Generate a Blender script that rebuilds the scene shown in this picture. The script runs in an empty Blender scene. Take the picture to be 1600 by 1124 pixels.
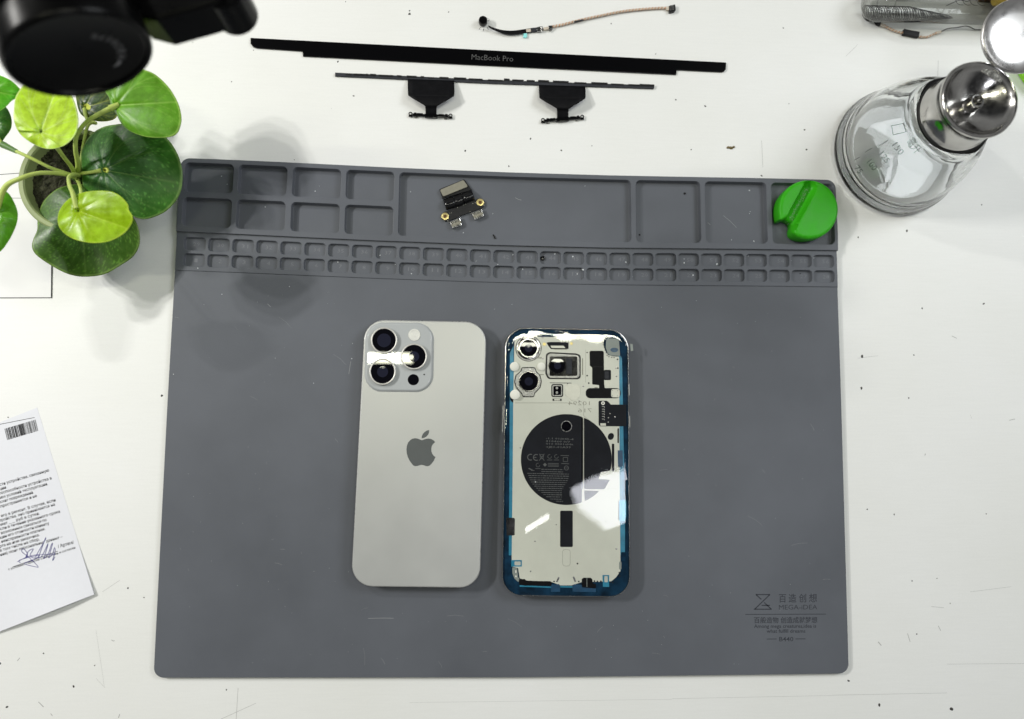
import bpy, math, random
from mathutils import Vector, Matrix
from mathutils.geometry import delaunay_2d_cdt
random.seed(7)
PI = math.pi
SC = bpy.context.scene
COL = SC.collection
MM = 0.001

# ------------------------------------------------------------------ camera
F_PX, NX, NY, H = 1130.0, 735.5, 660.0, 456.0          # millimetres above the bench
_d = Vector(((NX - 800) / F_PX, -(NY - 562) / F_PX, -1)).normalized()
_z = -_d
_x = Vector((1, 0, 0)); _x = (_x - _z * _x.dot(_z)).normalized()
_y = _z.cross(_x)
R = Matrix((_x, _y, _z))                                 # camera -> world


def at(px, py, h=0.0):
    """Where the line of sight of a photo point meets the height h (mm)."""
    r = R @ Vector(((px - 800) / F_PX, -(py - 562) / F_PX, -1))
    t = (H - h) / -r.z
    return Vector((r.x * t, r.y * t, h))


cam_d = bpy.data.cameras.new('camera')
cam = bpy.data.objects.new('camera', cam_d); COL.objects.link(cam)
cam_d.sensor_width = 36; cam_d.lens = 36 * F_PX / 1600
cam_d.clip_start = 0.01; cam_d.clip_end = 20
cam_d.dof.use_dof = True; cam_d.dof.focus_distance = 0.445; cam_d.dof.aperture_fstop = 6.0
m4 = R.to_4x4(); m4.translation = Vector((0, 0, H * MM))
cam.matrix_world = m4
SC.camera = cam

# ------------------------------------------------------------------ light
w = bpy.data.worlds.new('World'); SC.world = w; w.use_nodes = True
nt = w.node_tree; bg = nt.nodes['Background']
tc = nt.nodes.new('ShaderNodeTexCoord'); sx = nt.nodes.new('ShaderNodeSeparateXYZ')
rp = nt.nodes.new('ShaderNodeValToRGB')
nt.links.new(tc.outputs['Generated'], sx.inputs[0]); nt.links.new(sx.outputs['Z'], rp.inputs[0])
nt.links.new(rp.outputs[0], bg.inputs[0])
cr = rp.color_ramp                                       # bright walls, dark ceiling
cr.elements[0].position = 0.0; cr.elements[0].color = (.55, .56, .55, 1)
cr.elements[1].position = 1.0; cr.elements[1].color = (.02, .02, .022, 1)
e = cr.elements.new(.55); e.color = (.95, .96, .96, 1)
e = cr.elements.new(.74); e.color = (.10, .105, .11, 1)
bg.inputs[1].default_value = 0.29


def lamp(name, loc, aim, size, power, color, shape='DISK', size_y=None):
    L = bpy.data.lights.new(name, 'AREA'); L.shape = shape; L.size = size * MM
    if size_y: L.size_y = size_y * MM
    L.energy = power; L.color = color
    o = bpy.data.objects.new(name, L); COL.objects.link(o)
    o.location = Vector(loc) * MM
    o.rotation_euler = (Vector(aim) - Vector(loc)).to_track_quat('-Z', 'Y').to_euler()
    return o


KEY = Vector((-900, 315, 680))
for k in range(4):
    off = Vector((20 * (k % 2), -80 + 53 * k, 26 * (k % 2)))
    lamp('desk_lamp', KEY + off, (-60, 20, 0), 28, 1.9, (1.0, .985, .94))
KEY2 = Vector((-740, 730, 800))
for k in range(3):
    lamp('desk_lamp', KEY2 + Vector((-40 + 40 * k, 18 * (k % 2), 0)), (-40, -20, 0), 26, .95, (1.0, .985, .94))
lamp('tube_lamp', (-230, 126, 1000), (-230, 126, 0), 230, .9, (1.0, 1.0, .76), 'RECTANGLE', 19)
lamp('tube_lamp', (190, 181, 1000), (190, 181, 0), 330, 1.4, (1.0, 1.0, .84), 'RECTANGLE', 34)
c_ = lamp('ceiling_lamp', (300, -136, 1000), (300, -136, 0), 165, .60, (.90, .92, 1.0), 'RECTANGLE', 90)
c_.rotation_euler.rotate_axis('Z', math.radians(24))
c_ = lamp('spot_lamp', (124, -196, 1000), (124, -196, 0), 84, .06, (1, 1, 1), 'RECTANGLE', 12)
c_.rotation_euler.rotate_axis('Z', math.radians(24))
lamp('window_lamp', (900, 500, 900), (0, 0, 0), 500, 6.6, (.93, .97, 1.0), 'RECTANGLE', 500)

SC.view_settings.view_transform = 'Standard'; SC.view_settings.look = 'None'
SC.view_settings.exposure = 0; SC.view_settings.gamma = 1
SC.view_settings.use_curve_mapping = False
SC.render.engine = 'CYCLES'
SC.cycles.use_denoising = True
SC.cycles.max_bounces = 14; SC.cycles.transmission_bounces = 12; SC.cycles.transparent_max_bounces = 16
SC.cycles.caustics_refractive = True; SC.cycles.caustics_reflective = False


# ------------------------------------------------------------------ materials
def mat(name, col, rough=.5, metal=0.0, spec=.5, var=0.0, vscale=200, bump=0.0, bscale=400,
        coat=0.0, coatr=.04, rvar=0.0, trans=0.0, ior=1.45, attr=False, sheen=0.0, bdist=.0003):
    m = bpy.data.materials.new(name); m.use_nodes = True
    n = m.node_tree.nodes; l = m.node_tree.links; p = n['Principled BSDF']
    p.inputs['Base Color'].default_value = (*col, 1)
    p.inputs['Roughness'].default_value = rough; p.inputs['Metallic'].default_value = metal
    p.inputs['Specular IOR Level'].default_value = spec; p.inputs['IOR'].default_value = ior
    p.inputs['Coat Weight'].default_value = coat; p.inputs['Coat Roughness'].default_value = coatr
    p.inputs['Transmission Weight'].default_value = trans
    p.inputs['Sheen Weight'].default_value = sheen
    tcn = n.new('ShaderNodeTexCoord')
    if var or rvar:
        nz = n.new('ShaderNodeTexNoise'); nz.inputs['Scale'].default_value = vscale
        nz.inputs['Detail'].default_value = 6; nz.inputs['Roughness'].default_value = .6
        l.new(tcn.outputs['Object'], nz.inputs['Vector'])
        if var:
            r = n.new('ShaderNodeMapRange')
            r.inputs[1].default_value = .3; r.inputs[2].default_value = .7
            r.inputs[3].default_value = 1 - var; r.inputs[4].default_value = 1 + var
            l.new(nz.outputs['Fac'], r.inputs[0])
            mx = n.new('ShaderNodeVectorMath'); mx.operation = 'SCALE'
            if attr:
                a = n.new('ShaderNodeAttribute'); a.attribute_name = 'col'
                l.new(a.outputs['Color'], mx.inputs[0])
            else:
                mx.inputs[0].default_value = col
            l.new(r.outputs[0], mx.inputs['Scale']); l.new(mx.outputs[0], p.inputs['Base Color'])
        if rvar:
            r = n.new('ShaderNodeMapRange'); r.inputs[1].default_value = .3; r.inputs[2].default_value = .7
            r.inputs[3].default_value = max(.02, rough - rvar); r.inputs[4].default_value = rough + rvar
            l.new(nz.outputs['Fac'], r.inputs[0]); l.new(r.outputs[0], p.inputs['Roughness'])
    elif attr:
        a = n.new('ShaderNodeAttribute'); a.attribute_name = 'col'
        l.new(a.outputs['Color'], p.inputs['Base Color'])
    if bump:
        nb = n.new('ShaderNodeTexNoise'); nb.inputs['Scale'].default_value = bscale; nb.inputs['Detail'].default_value = 4
        l.new(tcn.outputs['Object'], nb.inputs['Vector'])
        b = n.new('ShaderNodeBump'); b.inputs['Strength'].default_value = bump; b.inputs['Distance'].default_value = bdist
        l.new(nb.outputs['Fac'], b.inputs['Height']); l.new(b.outputs[0], p.inputs['Normal'])
    return m


def thin_film(name, tint=(1, 1, 1), refl=1.0, bump=0.0, bscale=60, edge=(.7, .8, .78), bdist=.001, edgepow=.25):
    """A thin clear wall: see-through, darker where it is seen edge-on, with mirror reflections."""
    m = bpy.data.materials.new(name); m.use_nodes = True
    n = m.node_tree.nodes; l = m.node_tree.links; n.clear()
    out = n.new('ShaderNodeOutputMaterial'); mix = n.new('ShaderNodeMixShader')
    tr = n.new('ShaderNodeBsdfTransparent'); gl = n.new('ShaderNodeBsdfGlossy'); gl.inputs['Roughness'].default_value = .02
    # Schlick reflection from the facing angle, the same from both sides of the wall
    fw = n.new('ShaderNodeLayerWeight'); fw.inputs[0].default_value = .5
    pw_ = n.new('ShaderNodeMath'); pw_.operation = 'POWER'; pw_.inputs[1].default_value = 5
    fr = n.new('ShaderNodeMath'); fr.operation = 'MULTIPLY_ADD'; fr.inputs[1].default_value = .94; fr.inputs[2].default_value = .05
    l.new(fw.outputs['Facing'], pw_.inputs[0]); l.new(pw_.outputs[0], fr.inputs[0])
    lw = n.new('ShaderNodeLayerWeight'); lw.inputs[0].default_value = edgepow
    mc = n.new('ShaderNodeMix'); mc.data_type = 'RGBA'
    mc.inputs[6].default_value = (*tint, 1); mc.inputs[7].default_value = (*edge, 1)
    l.new(lw.outputs['Facing'], mc.inputs[0]); l.new(mc.outputs[2], tr.inputs[0])
    mul = n.new('ShaderNodeMath'); mul.operation = 'MULTIPLY'; mul.inputs[1].default_value = refl; mul.use_clamp = True
    l.new(fr.outputs[0], mul.inputs[0]); l.new(mul.outputs[0], mix.inputs[0])
    l.new(tr.outputs[0], mix.inputs[1]); l.new(gl.outputs[0], mix.inputs[2]); l.new(mix.outputs[0], out.inputs[0])
    if bump:
        tcn = n.new('ShaderNodeTexCoord'); nb = n.new('ShaderNodeTexNoise'); nb.inputs['Scale'].default_value = bscale
        nb.inputs['Detail'].default_value = 0 if bscale < 20 else 2
        l.new(tcn.outputs['Object'], nb.inputs['Vector'])
        b = n.new('ShaderNodeBump'); b.inputs['Strength'].default_value = bump; b.inputs['Distance'].default_value = bdist
        l.new(nb.outputs['Fac'], b.inputs['Height'])
        for q in (gl, fw): l.new(b.outputs[0], q.inputs['Normal'])
    return m


M = dict(
    lid_steel=mat('worn_steel', (.52, .51, .50), .30, metal=1, rvar=.1, vscale=90, bump=.12, bscale=160, var=.12),
    ring_lt=mat('satin_silver_ring', (.62, .61, .58), .42, metal=.55, rvar=.05, vscale=600),
    ring_steel=mat('satin_ring', (.30, .30, .29), .38, metal=.8, rvar=.1, vscale=600),
    bench=None,
    silicone=mat('grey_silicone', (.106, .114, .132), .52, spec=.35, var=.13, vscale=9, bump=.10, bscale=2500, rvar=.06, sheen=.05),
    pocket=mat('silicone_pocket_print', (.10, .108, .125), .7, spec=.2),
    print_grey=mat('dark_grey_print', (.045, .049, .06), .7, spec=.2, var=.15, vscale=900),
    phone_glass=mat('frosted_silver_glass', (.48, .487, .475), .38, spec=.45, metal=.3, var=.02, vscale=25, rvar=.05),
    phone_side=mat('brushed_titanium', (.60, .60, .58), .3, metal=.9, rvar=.08, vscale=600),
    cam_plate=mat('camera_plate_glass', (.42, .44, .445), .5, spec=.2, metal=0, var=.02, vscale=80, coat=1.0, coatr=.008),
    logo=mat('polished_logo', (.21, .225, .225), .14, metal=.5, spec=.5, var=.05, vscale=60),
    silver=mat('silver_metal', (.72, .71, .68), .22, metal=1, rvar=.08, vscale=700),
    darksteel=mat('dark_steel', (.25, .25, .25), .3, metal=1, rvar=.1, vscale=500),
    steel=mat('stainless_steel', (.50, .49, .47), .17, metal=1, rvar=.09, vscale=140, bump=.05, bscale=300, var=.10),
    lens=mat('black_lens_glass', (.004, .004, .006), .008, spec=.4),
    lens_in=mat('lens_inner', (.016, .017, .030), .012, spec=.25),
    blackgloss=mat('gloss_black_plastic', (.0035, .0035, .004), .12, spec=.35, rvar=.05, vscale=90),
    armblack=mat('satin_black', (.0016, .0016, .0018), .3, spec=.12, rvar=.05, vscale=60),
    blackmatte=mat('matt_black', (.010, .010, .011), .45, spec=.3, var=.2, vscale=500, bump=.05, bscale=900),
    blackglass=mat('black_cover_glass', (.0025, .0025, .003), .18, spec=.25),
    flexblack=mat('black_flex_film', (.005, .005, .006), .5, spec=.12, var=.3, vscale=300),
    pcb=mat('black_circuit_board', (.012, .012, .014), .4, spec=.4, var=.4, vscale=900),
    gold=mat('gold_pad', (.72, .60, .26), .35, metal=.7),
    pad_grey=mat('grey_foam_pad', (.22, .21, .165), .6, var=.08, vscale=600, bump=.1, bscale=900),
    copper=mat('copper_braid', (.55, .27, .15), .38, metal=.5, var=.15, vscale=900),
    braid=mat('pale_braid', (.62, .55, .46), .5, metal=.3, var=.15, vscale=900),
    grey_flex=mat('grey_flex_film', (.035, .037, .043), .5, spec=.15, var=.2, vscale=500),
    teal_tab=mat('pale_teal_tab', (.30, .78, .76), .3),
    plate=mat('pale_metal_plate', (.62, .63, .545), .42, metal=0, spec=.4, var=.035, vscale=90, rvar=.05),
    plate_lt=mat('pale_shield', (.56, .56, .49), .35, metal=.2, var=.05, vscale=300),
    plate_ln=mat('engraved_line', (.26, .26, .21), .5),
    navy=mat('navy_frame_glue', (.004, .024, .052), .6, spec=.1, var=.7, vscale=110),
    cyan=mat('cyan_adhesive', (.02, .20, .32), .3, var=.25, vscale=140),
    blue_tab=mat('blue_adhesive_tab', (.008, .055, .12), .3, var=.3, vscale=200),
    tabcyan=mat('light_blue_tab', (.07, .45, .62), .3, var=.1, vscale=200),
    white=mat('white_foam_dot', (.80, .80, .72), .6),
    coil=mat('charging_coil_black', (.011, .012, .016), .6, spec=.15, var=.25, vscale=70),
    tinygrey=mat('grey_label_print', (.10, .105, .105), .6),
    tinylt=mat('light_label_print', (.45, .45, .42), .6),
    greygun=mat('grey_sticker', (.24, .27, .25), .45, var=.06, vscale=200),
    lime_knob=mat('green_plastic', (.036, .40, .008), .42, spec=.28, var=.07, vscale=120, rvar=.07, bump=.03, bscale=700),
    dustgrey=mat('knob_dust', (.26, .46, .22), .8, var=.3, vscale=900),
    lime=mat('lime_plastic', (.24, .62, .02), .3, spec=.5, var=.03, vscale=60),
    paper=mat('white_paper', (.74, .75, .80), .75, spec=.2, var=.012, vscale=300, bump=.06, bscale=1500),
    sheet=mat('white_card', (.86, .86, .87), .6, spec=.3, var=.01, vscale=100),
    ink=mat('black_ink', (.02, .02, .022), .7, spec=.1),
    pen=mat('blue_pen_ink', (.035, .03, .22), .6, spec=.2),
    pot=mat('pale_green_pot', (.27, .32, .14), .45, spec=.4, var=.05, vscale=80),
    soil=mat('dark_soil', (.045, .045, .028), .9, spec=.2, var=.8, vscale=420, bump=1, bscale=500, bdist=.002),
    stem=mat('pale_green_stem', (.42, .52, .12), .45, spec=.4, var=.12, vscale=150),
    stem_dark=mat('dark_green_stem', (.10, .20, .05), .45, spec=.4, var=.2, vscale=150),
    legend=mat('grey_legend', (.14, .14, .145), .6),
    rubber=mat('black_rubber_gasket', (.004, .004, .004), .5),
    glass=thin_film('clear_glass', (.958, .965, .958), 1.0, .3, 70, (.42, .47, .44), edgepow=.26),
    glass_in=thin_film('clear_glass_inner', (.975, .98, .975), .8, .35, 50, (.58, .63, .60), edgepow=.22),
    emboss=thin_film('embossed_glass', (.56, .60, .58), 4, .5, 900, (.40, .45, .43)),
    tube=thin_film('clear_tube_plastic', (.90, .905, .89), 1.6, .1, 90, (.35, .36, .35), edgepow=.4),
    film=thin_film('clear_protective_film', (.99, .992, .99), 1.0, .55, 13, (.95, .95, .95), bdist=.0007),
    wire=mat('tungsten_wire', (.06, .06, .06), .4, metal=.7, var=.3, vscale=900),
    amber=mat('amber_plastic', (.42, .30, .05), .35, spec=.5),
    brown=mat('brown_amber', (.10, .045, .015), .4),
    greydisc=mat('dark_grey_plastic', (.05, .05, .058), .35),
    crumb=mat('brown_crumb', (.16, .12, .05), .7, var=.4, vscale=1500),
    speck=mat('dark_speck', (.05, .048, .045), .8),
    whitedust=mat('white_dust', (.65, .68, .70), .8),
    mark=mat('faint_scuff', (.52, .52, .50), .6),
    mark3=mat('grey_scuff', (.40, .40, .39), .6),
    mark2=mat('dark_scuff', (.30, .30, .29), .6),
)


def bench_material():
    m = bpy.data.materials.new('white_laminate'); m.use_nodes = True
    n = m.node_tree.nodes; l = m.node_tree.links; p = n['Principled BSDF']
    p.inputs['Roughness'].default_value = .42; p.inputs['Specular IOR Level'].default_value = .35
    t = n.new('ShaderNodeTexCoord')
    a = n.new('ShaderNodeTexNoise'); a.inputs['Scale'].default_value = 9; a.inputs['Detail'].default_value = 8
    b = n.new('ShaderNodeTexNoise'); b.inputs['Scale'].default_value = 900; b.inputs['Detail'].default_value = 3
    st = n.new('ShaderNodeMapping'); st.inputs['Scale'].default_value = (60, 900, 900)
    c = n.new('ShaderNodeTexNoise'); c.inputs['Scale'].default_value = 1; c.inputs['Detail'].default_value = 3
    l.new(t.outputs['Object'], a.inputs[0]); l.new(t.outputs['Object'], b.inputs[0])
    l.new(t.outputs['Object'], st.inputs[0]); l.new(st.outputs[0], c.inputs[0])
    r1 = n.new('ShaderNodeValToRGB'); e = r1.color_ramp.elements
    e[0].position = .3; e[0].color = (.765, .77, .745, 1); e[1].position = .7; e[1].color = (.80, .805, .795, 1)
    l.new(a.outputs['Fac'], r1.inputs[0])
    s = n.new('ShaderNodeMath'); s.operation = 'MULTIPLY_ADD'; s.inputs[1].default_value = .045; s.inputs[2].default_value = .955
    s2 = n.new('ShaderNodeMath'); s2.operation = 'MULTIPLY_ADD'; s2.inputs[1].default_value = .05
    l.new(b.outputs['Fac'], s.inputs[0]); l.new(c.outputs['Fac'], s2.inputs[0]); l.new(s.outputs[0], s2.inputs[2])
    v = n.new('ShaderNodeVectorMath'); v.operation = 'SCALE'
    l.new(r1.outputs[0], v.inputs[0]); l.new(s2.outputs[0], v.inputs['Scale'])
    # small grey specks and grime
    vo = n.new('ShaderNodeTexVoronoi'); vo.inputs['Scale'].default_value = 85
    l.new(t.outputs['Object'], vo.inputs[0])
    lt = n.new('ShaderNodeMapRange'); lt.inputs[1].default_value = .025; lt.inputs[2].default_value = .05
    lt.inputs[3].default_value = 1; lt.inputs[4].default_value = 0; l.new(vo.outputs['Distance'], lt.inputs[0])
    sel = n.new('ShaderNodeSeparateColor'); l.new(vo.outputs['Color'], sel.inputs[0])
    th = n.new('ShaderNodeMath'); th.operation = 'GREATER_THAN'; th.inputs[1].default_value = .96; l.new(sel.outputs[0], th.inputs[0])
    mu = n.new('ShaderNodeMath'); mu.operation = 'MULTIPLY'; l.new(th.outputs[0], mu.inputs[0]); l.new(lt.outputs[0], mu.inputs[1])
    mu2 = n.new('ShaderNodeMath'); mu2.operation = 'MULTIPLY'; l.new(mu.outputs[0], mu2.inputs[0]); l.new(sel.outputs[1], mu2.inputs[1])
    mx = n.new('ShaderNodeMix'); mx.data_type = 'RGBA'; mx.inputs[7].default_value = (.25, .25, .23, 1)
    l.new(mu2.outputs[0], mx.inputs[0]); l.new(v.outputs[0], mx.inputs[6]); l.new(mx.outputs[2], p.inputs['Base Color'])
    bm_ = n.new('ShaderNodeBump'); bm_.inputs['Strength'].default_value = .12; bm_.inputs['Distance'].default_value = .0002
    l.new(b.outputs['Fac'], bm_.inputs['Height']); l.new(bm_.outputs[0], p.inputs['Normal'])
    return m


M['bench'] = bench_material()


def leaf_material(name, transl, rough=.35):
    m = mat(name, (.1, .3, .05), rough, spec=.45, attr=True, var=.26, vscale=170, rvar=.08, bump=.25, bscale=500)
    n = m.node_tree.nodes; l = m.node_tree.links
    p = n['Principled BSDF']; out = n['Material Output']
    t = n.new('ShaderNodeBsdfTranslucent'); mx = n.new('ShaderNodeMixShader'); mx.inputs[0].default_value = transl
    src = p.inputs['Base Color'].links[0].from_socket
    l.new(src, t.inputs[0]); l.new(p.outputs[0], mx.inputs[1]); l.new(t.outputs[0], mx.inputs[2])
    l.new(mx.outputs[0], out.inputs[0])
    return m


def real_glass():
    m = bpy.data.materials.new('bottle_glass'); m.use_nodes = True
    n = m.node_tree.nodes; l = m.node_tree.links; p = n['Principled BSDF']
    p.inputs['Base Color'].default_value = (.985, .995, .988, 1); p.inputs['Roughness'].default_value = 0
    p.inputs['Transmission Weight'].default_value = 1; p.inputs['IOR'].default_value = 1.46
    t = n.new('ShaderNodeTexCoord'); nb = n.new('ShaderNodeTexNoise'); nb.inputs['Scale'].default_value = 60
    b = n.new('ShaderNodeBump'); b.inputs['Strength'].default_value = .25; b.inputs['Distance'].default_value = .0008
    l.new(t.outputs['Object'], nb.inputs['Vector']); l.new(nb.outputs['Fac'], b.inputs['Height']); l.new(b.outputs[0], p.inputs['Normal'])
    return m


M['real_glass'] = real_glass()
M['leaf'] = leaf_material('dark_leaf', .12, .38)
M['leaf_lt'] = leaf_material('light_leaf', .35, .30)

# ------------------------------------------------------------------ mesh helpers (all in mm, world space)
ORG = {}


class MB:
    def __init__(s): s.v = []; s.f = []; s.c = None

    def add(s, vs, fs):
        o = len(s.v); s.v += [Vector(p) for p in vs]; s.f += [tuple(i + o for i in f) for f in fs]; return o

    def build(s, name, m, parent=None, smooth=None, origin=None):
        vs = s.v
        if origin is None:
            xs = [p.x for p in vs]; ys = [p.y for p in vs]; zs = [p.z for p in vs]
            origin = Vector(((min(xs) + max(xs)) / 2, (min(ys) + max(ys)) / 2, min(zs)))
        origin = Vector(origin)
        me = bpy.data.meshes.new(name)
        me.from_pydata([(p - origin) * MM for p in vs], [], s.f)
        me.validate()
        if s.c:
            at_ = me.color_attributes.new('col', 'FLOAT_COLOR', 'POINT')
            for i, c in enumerate(s.c): at_.data[i].color = (*c, 1)
        me.materials.append(M[m] if isinstance(m, str) else m)
        me.update()
        if smooth is not None:
            me.shade_smooth(); me.set_sharp_from_angle(angle=math.radians(smooth))
        o = bpy.data.objects.new(name, me); COL.objects.link(o)
        po = ORG[parent.name] if parent else Vector((0, 0, 0))
        o.location = (origin - po) * MM
        if parent: o.parent = parent
        ORG[o.name] = origin
        return o


def thing(name, label, cat, loc, group=None):
    o = bpy.data.objects.new(name, None); COL.objects.link(o)
    o.empty_display_size = .01
    o.location = Vector(loc) * MM; ORG[o.name] = Vector(loc)
    return tag(o, label, cat, group)


def tag(o, label=None, cat=None, group=None, kind=None):
    if label: o['label'] = label
    if cat: o['category'] = cat
    if group: o['group'] = group
    if kind: o['kind'] = kind
    return o


def area2(p): return sum(p[i][0] * p[(i + 1) % len(p)][1] - p[(i + 1) % len(p)][0] * p[i][1] for i in range(len(p)))


def ccw(p): return list(p) if area2(p) > 0 else list(p)[::-1]


def round_poly(pts, r, n=6):
    """Round the corners of a polygon; r is one radius or one per corner."""
    out = []; k = len(pts)
    for i in range(k):
        p0, p1, p2 = Vector(pts[i - 1][:2]), Vector(pts[i][:2]), Vector(pts[(i + 1) % k][:2])
        rr = r[i] if isinstance(r, (list, tuple)) else r
        a, b = (p0 - p1), (p2 - p1); la, lb = a.length, b.length
        if rr <= 0 or la < 1e-6 or lb < 1e-6: out.append(tuple(p1)); continue
        a /= la; b /= lb
        ang = math.acos(max(-1, min(1, a.dot(b))))
        if abs(ang - PI) < .02 or ang < .05: out.append(tuple(p1)); continue
        d = min(rr / math.tan(ang / 2), la * .49, lb * .49); rr2 = d * math.tan(ang / 2)
        c = p1 + (a + b).normalized() * (rr2 / math.sin(ang / 2))
        s = p1 + a * d - c; e = p1 + b * d - c
        tot = s.angle_signed(e) if False else math.atan2(s.x * e.y - s.y * e.x, s.dot(e))
        for j in range(n + 1):
            t = tot * j / n; cs, sn = math.cos(t), math.sin(t)
            out.append((c.x + s.x * cs - s.y * sn, c.y + s.x * sn + s.y * cs))
    return out


def circ(cx, cy, r, n=32, ry=None, rot=0):
    ry = ry or r; c, s = math.cos(rot), math.sin(rot)
    return [(cx + r * math.cos(t) * c - ry * math.sin(t) * s, cy + r * math.cos(t) * s + ry * math.sin(t) * c)
            for t in (2 * PI * i / n for i in range(n))]


def W(px, z): return [tuple(at(x, y, z)[:2]) for x, y in px]


def inset(p, d):
    """Offset a CCW outline inwards by d (mm)."""
    k = len(p); out = []
    for i in range(k):
        a, b, c = Vector(p[i - 1]), Vector(p[i]), Vector(p[(i + 1) % k])
        e1 = (b - a); e2 = (c - b)
        if e1.length < 1e-9: e1 = e2
        if e2.length < 1e-9: e2 = e1
        e1.normalize(); e2.normalize()
        n1 = Vector((-e1.y, e1.x)); n2 = Vector((-e2.y, e2.x)); nn = n1 + n2
        if nn.length < 1e-6: nn = n1
        nn.normalize(); s = 1 / max(.5, nn.dot(n1))
        out.append(tuple(b + nn * d * s))
    return out


def loft(mb, rings, close=True):
    """rings: lists of 3D points of equal length."""
    base = len(mb.v); k = len(rings[0])
    for r in rings: mb.v += [Vector(p) for p in r]
    for i in range(len(rings) - 1):
        for j in range(k if close else k - 1):
            a = base + i * k + j; b = base + i * k + (j + 1) % k
            mb.f.append((a, b, b + k, a + k))
    return base


def fill(mb, outer, z, holes=(), flip=False):
    vs = [Vector(p[:2]) for p in outer]; fs = [list(range(len(outer)))]
    for h in holes:
        o = len(vs); vs += [Vector(p[:2]) for p in h]; fs.append(list(range(o, o + len(h))))
    if not holes:
        mb.add([(p[0], p[1], z) for p in outer], [tuple(range(len(outer)))[::-1] if flip else tuple(range(len(outer)))])
        return
    ev = []
    for f in fs:
        ev += [(f[i], f[(i + 1) % len(f)]) for i in range(len(f))]
    rv, _, rf, _, _, _ = delaunay_2d_cdt(vs, ev, [], 0, 1e-7)
    hs = [[Vector(p[:2]) for p in h] for h in holes]; ov = [Vector(p[:2]) for p in outer]
    keep = []
    for f in rf:
        c = sum((rv[i] for i in f), Vector((0, 0))) / len(f)
        if not inside(c, ov): continue
        if any(inside(c, h) for h in hs): continue
        keep.append(tuple(f))
    mb.add([(p.x, p.y, z) for p in rv], keep)


def inside(p, poly):
    r = False; j = len(poly) - 1
    for i in range(len(poly)):
        a, b = poly[i], poly[j]
        if (a[1] > p[1]) != (b[1] > p[1]) and p[0] < (b[0] - a[0]) * (p[1] - a[1]) / (b[1] - a[1]) + a[0]: r = not r
        j = i
    return r


def prism(mb, xy, z0, z1, bev=.15, holes=(), bottom=True):
    xy = ccw(xy)
    top = inset(xy, bev) if bev else xy
    rings = [[(x, y, z0) for x, y in xy]]
    if bev:
        rings.append([(x, y, z1 - bev) for x, y in xy])
        mid = inset(xy, bev * .3); rings.append([(x, y, z1 - bev * .3) for x, y in mid])
    rings.append([(x, y, z1) for x, y in top])
    loft(mb, rings)
    hh = [ccw(h) for h in holes]
    fill(mb, top, z1, hh)
    for h in hh: loft(mb, [[(x, y, z1) for x, y in h], [(x, y, z0) for x, y in h]])
    if bottom: fill(mb, xy, z0, hh, flip=True)


def slab(name, px, z0, z1, m, parent=None, bev=.15, r=0, holes=(), smooth=None, origin=None):
    if r: px = round_poly(px, r)
    mb = MB(); prism(mb, W(px, z1), z0, z1, bev, [W(h, z1) for h in holes])
    return mb.build(name, m, parent, smooth, origin)


def rect(x0, y0, x1, y1): return [(x0, y0), (x1, y0), (x1, y1), (x0, y1)]


def tube(mb, pts, r, n=10, caps=True):
    pts = [Vector(p) for p in pts]; k = len(pts); rings = []
    up = Vector((0, 0, 1)); prev = None
    for i in range(k):
        t = (pts[min(i + 1, k - 1)] - pts[max(i - 1, 0)]).normalized()
        if prev is None:
            a = t.cross(up)
            if a.length < .1: a = t.cross(Vector((1, 0, 0)))
        else:
            a = prev - t * prev.dot(t)
        a.normalize(); prev = a; b = t.cross(a)
        rr = r[i] if isinstance(r, (list, tuple)) else r
        rings.append([pts[i] + (a * math.cos(2 * PI * j / n) + b * math.sin(2 * PI * j / n)) * rr for j in range(n)])
    base = loft(mb, rings)
    if caps:
        mb.f.append(tuple(base + j for j in range(n))[::-1]); mb.f.append(tuple(base + (k - 1) * n + j for j in range(n)))


def spline(pts, n=8):
    pts = [Vector(p) for p in pts]; out = []
    for i in range(len(pts) - 1):
        p0, p1, p2, p3 = pts[max(i - 1, 0)], pts[i], pts[i + 1], pts[min(i + 2, len(pts) - 1)]
        for j in range(n):
            t = j / n
            out.append(.5 * ((2 * p1) + (p2 - p0) * t + (2 * p0 - 5 * p1 + 4 * p2 - p3) * t * t + (3 * p1 - p0 - 3 * p2 + p3) * t ** 3))
    out.append(pts[-1]); return out


def lathe(mb, c, prof, n=64, axis=(0, 0, 1), cap0=False, cap1=False):
    c = Vector(c); ax = Vector(axis).normalized()
    a = ax.cross(Vector((0, 1, 0)));
    if a.length < .1: a = ax.cross(Vector((1, 0, 0)))
    a.normalize(); b = ax.cross(a)
    rings = [[c + ax * z + (a * math.cos(2 * PI * j / n) + b * math.sin(2 * PI * j / n)) * r for j in range(n)] for r, z in prof]
    base = loft(mb, rings)
    if cap0: mb.f.append(tuple(base + j for j in range(n))[::-1])
    if cap1: mb.f.append(tuple(base + (len(prof) - 1) * n + j for j in range(n)))


_fonts = {}


def text_shape(s, res=2, bold=0.0):
    """2D vertices and faces of a line of text, normalised to width 1 and cap height 1 (approx.)."""
    cu = bpy.data.curves.new('txt', 'FONT'); cu.body = s; cu.size = 1; cu.resolution_u = res; cu.offset = bold
    o = bpy.data.objects.new('txt', cu); COL.objects.link(o)
    bpy.context.view_layer.update()
    me = bpy.data.meshes.new_from_object(o.evaluated_get(bpy.context.evaluated_depsgraph_get()))
    vs = [Vector((v.co.x, v.co.y)) for v in me.vertices]; fs = [tuple(p.vertices) for p in me.polygons]
    bpy.data.objects.remove(o); bpy.data.curves.remove(cu); bpy.data.meshes.remove(me)
    if not vs: return [], []
    x0 = min(v.x for v in vs); x1 = max(v.x for v in vs)
    return [((v.x - x0) / (x1 - x0), v.y / .70) for v in vs], fs


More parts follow.
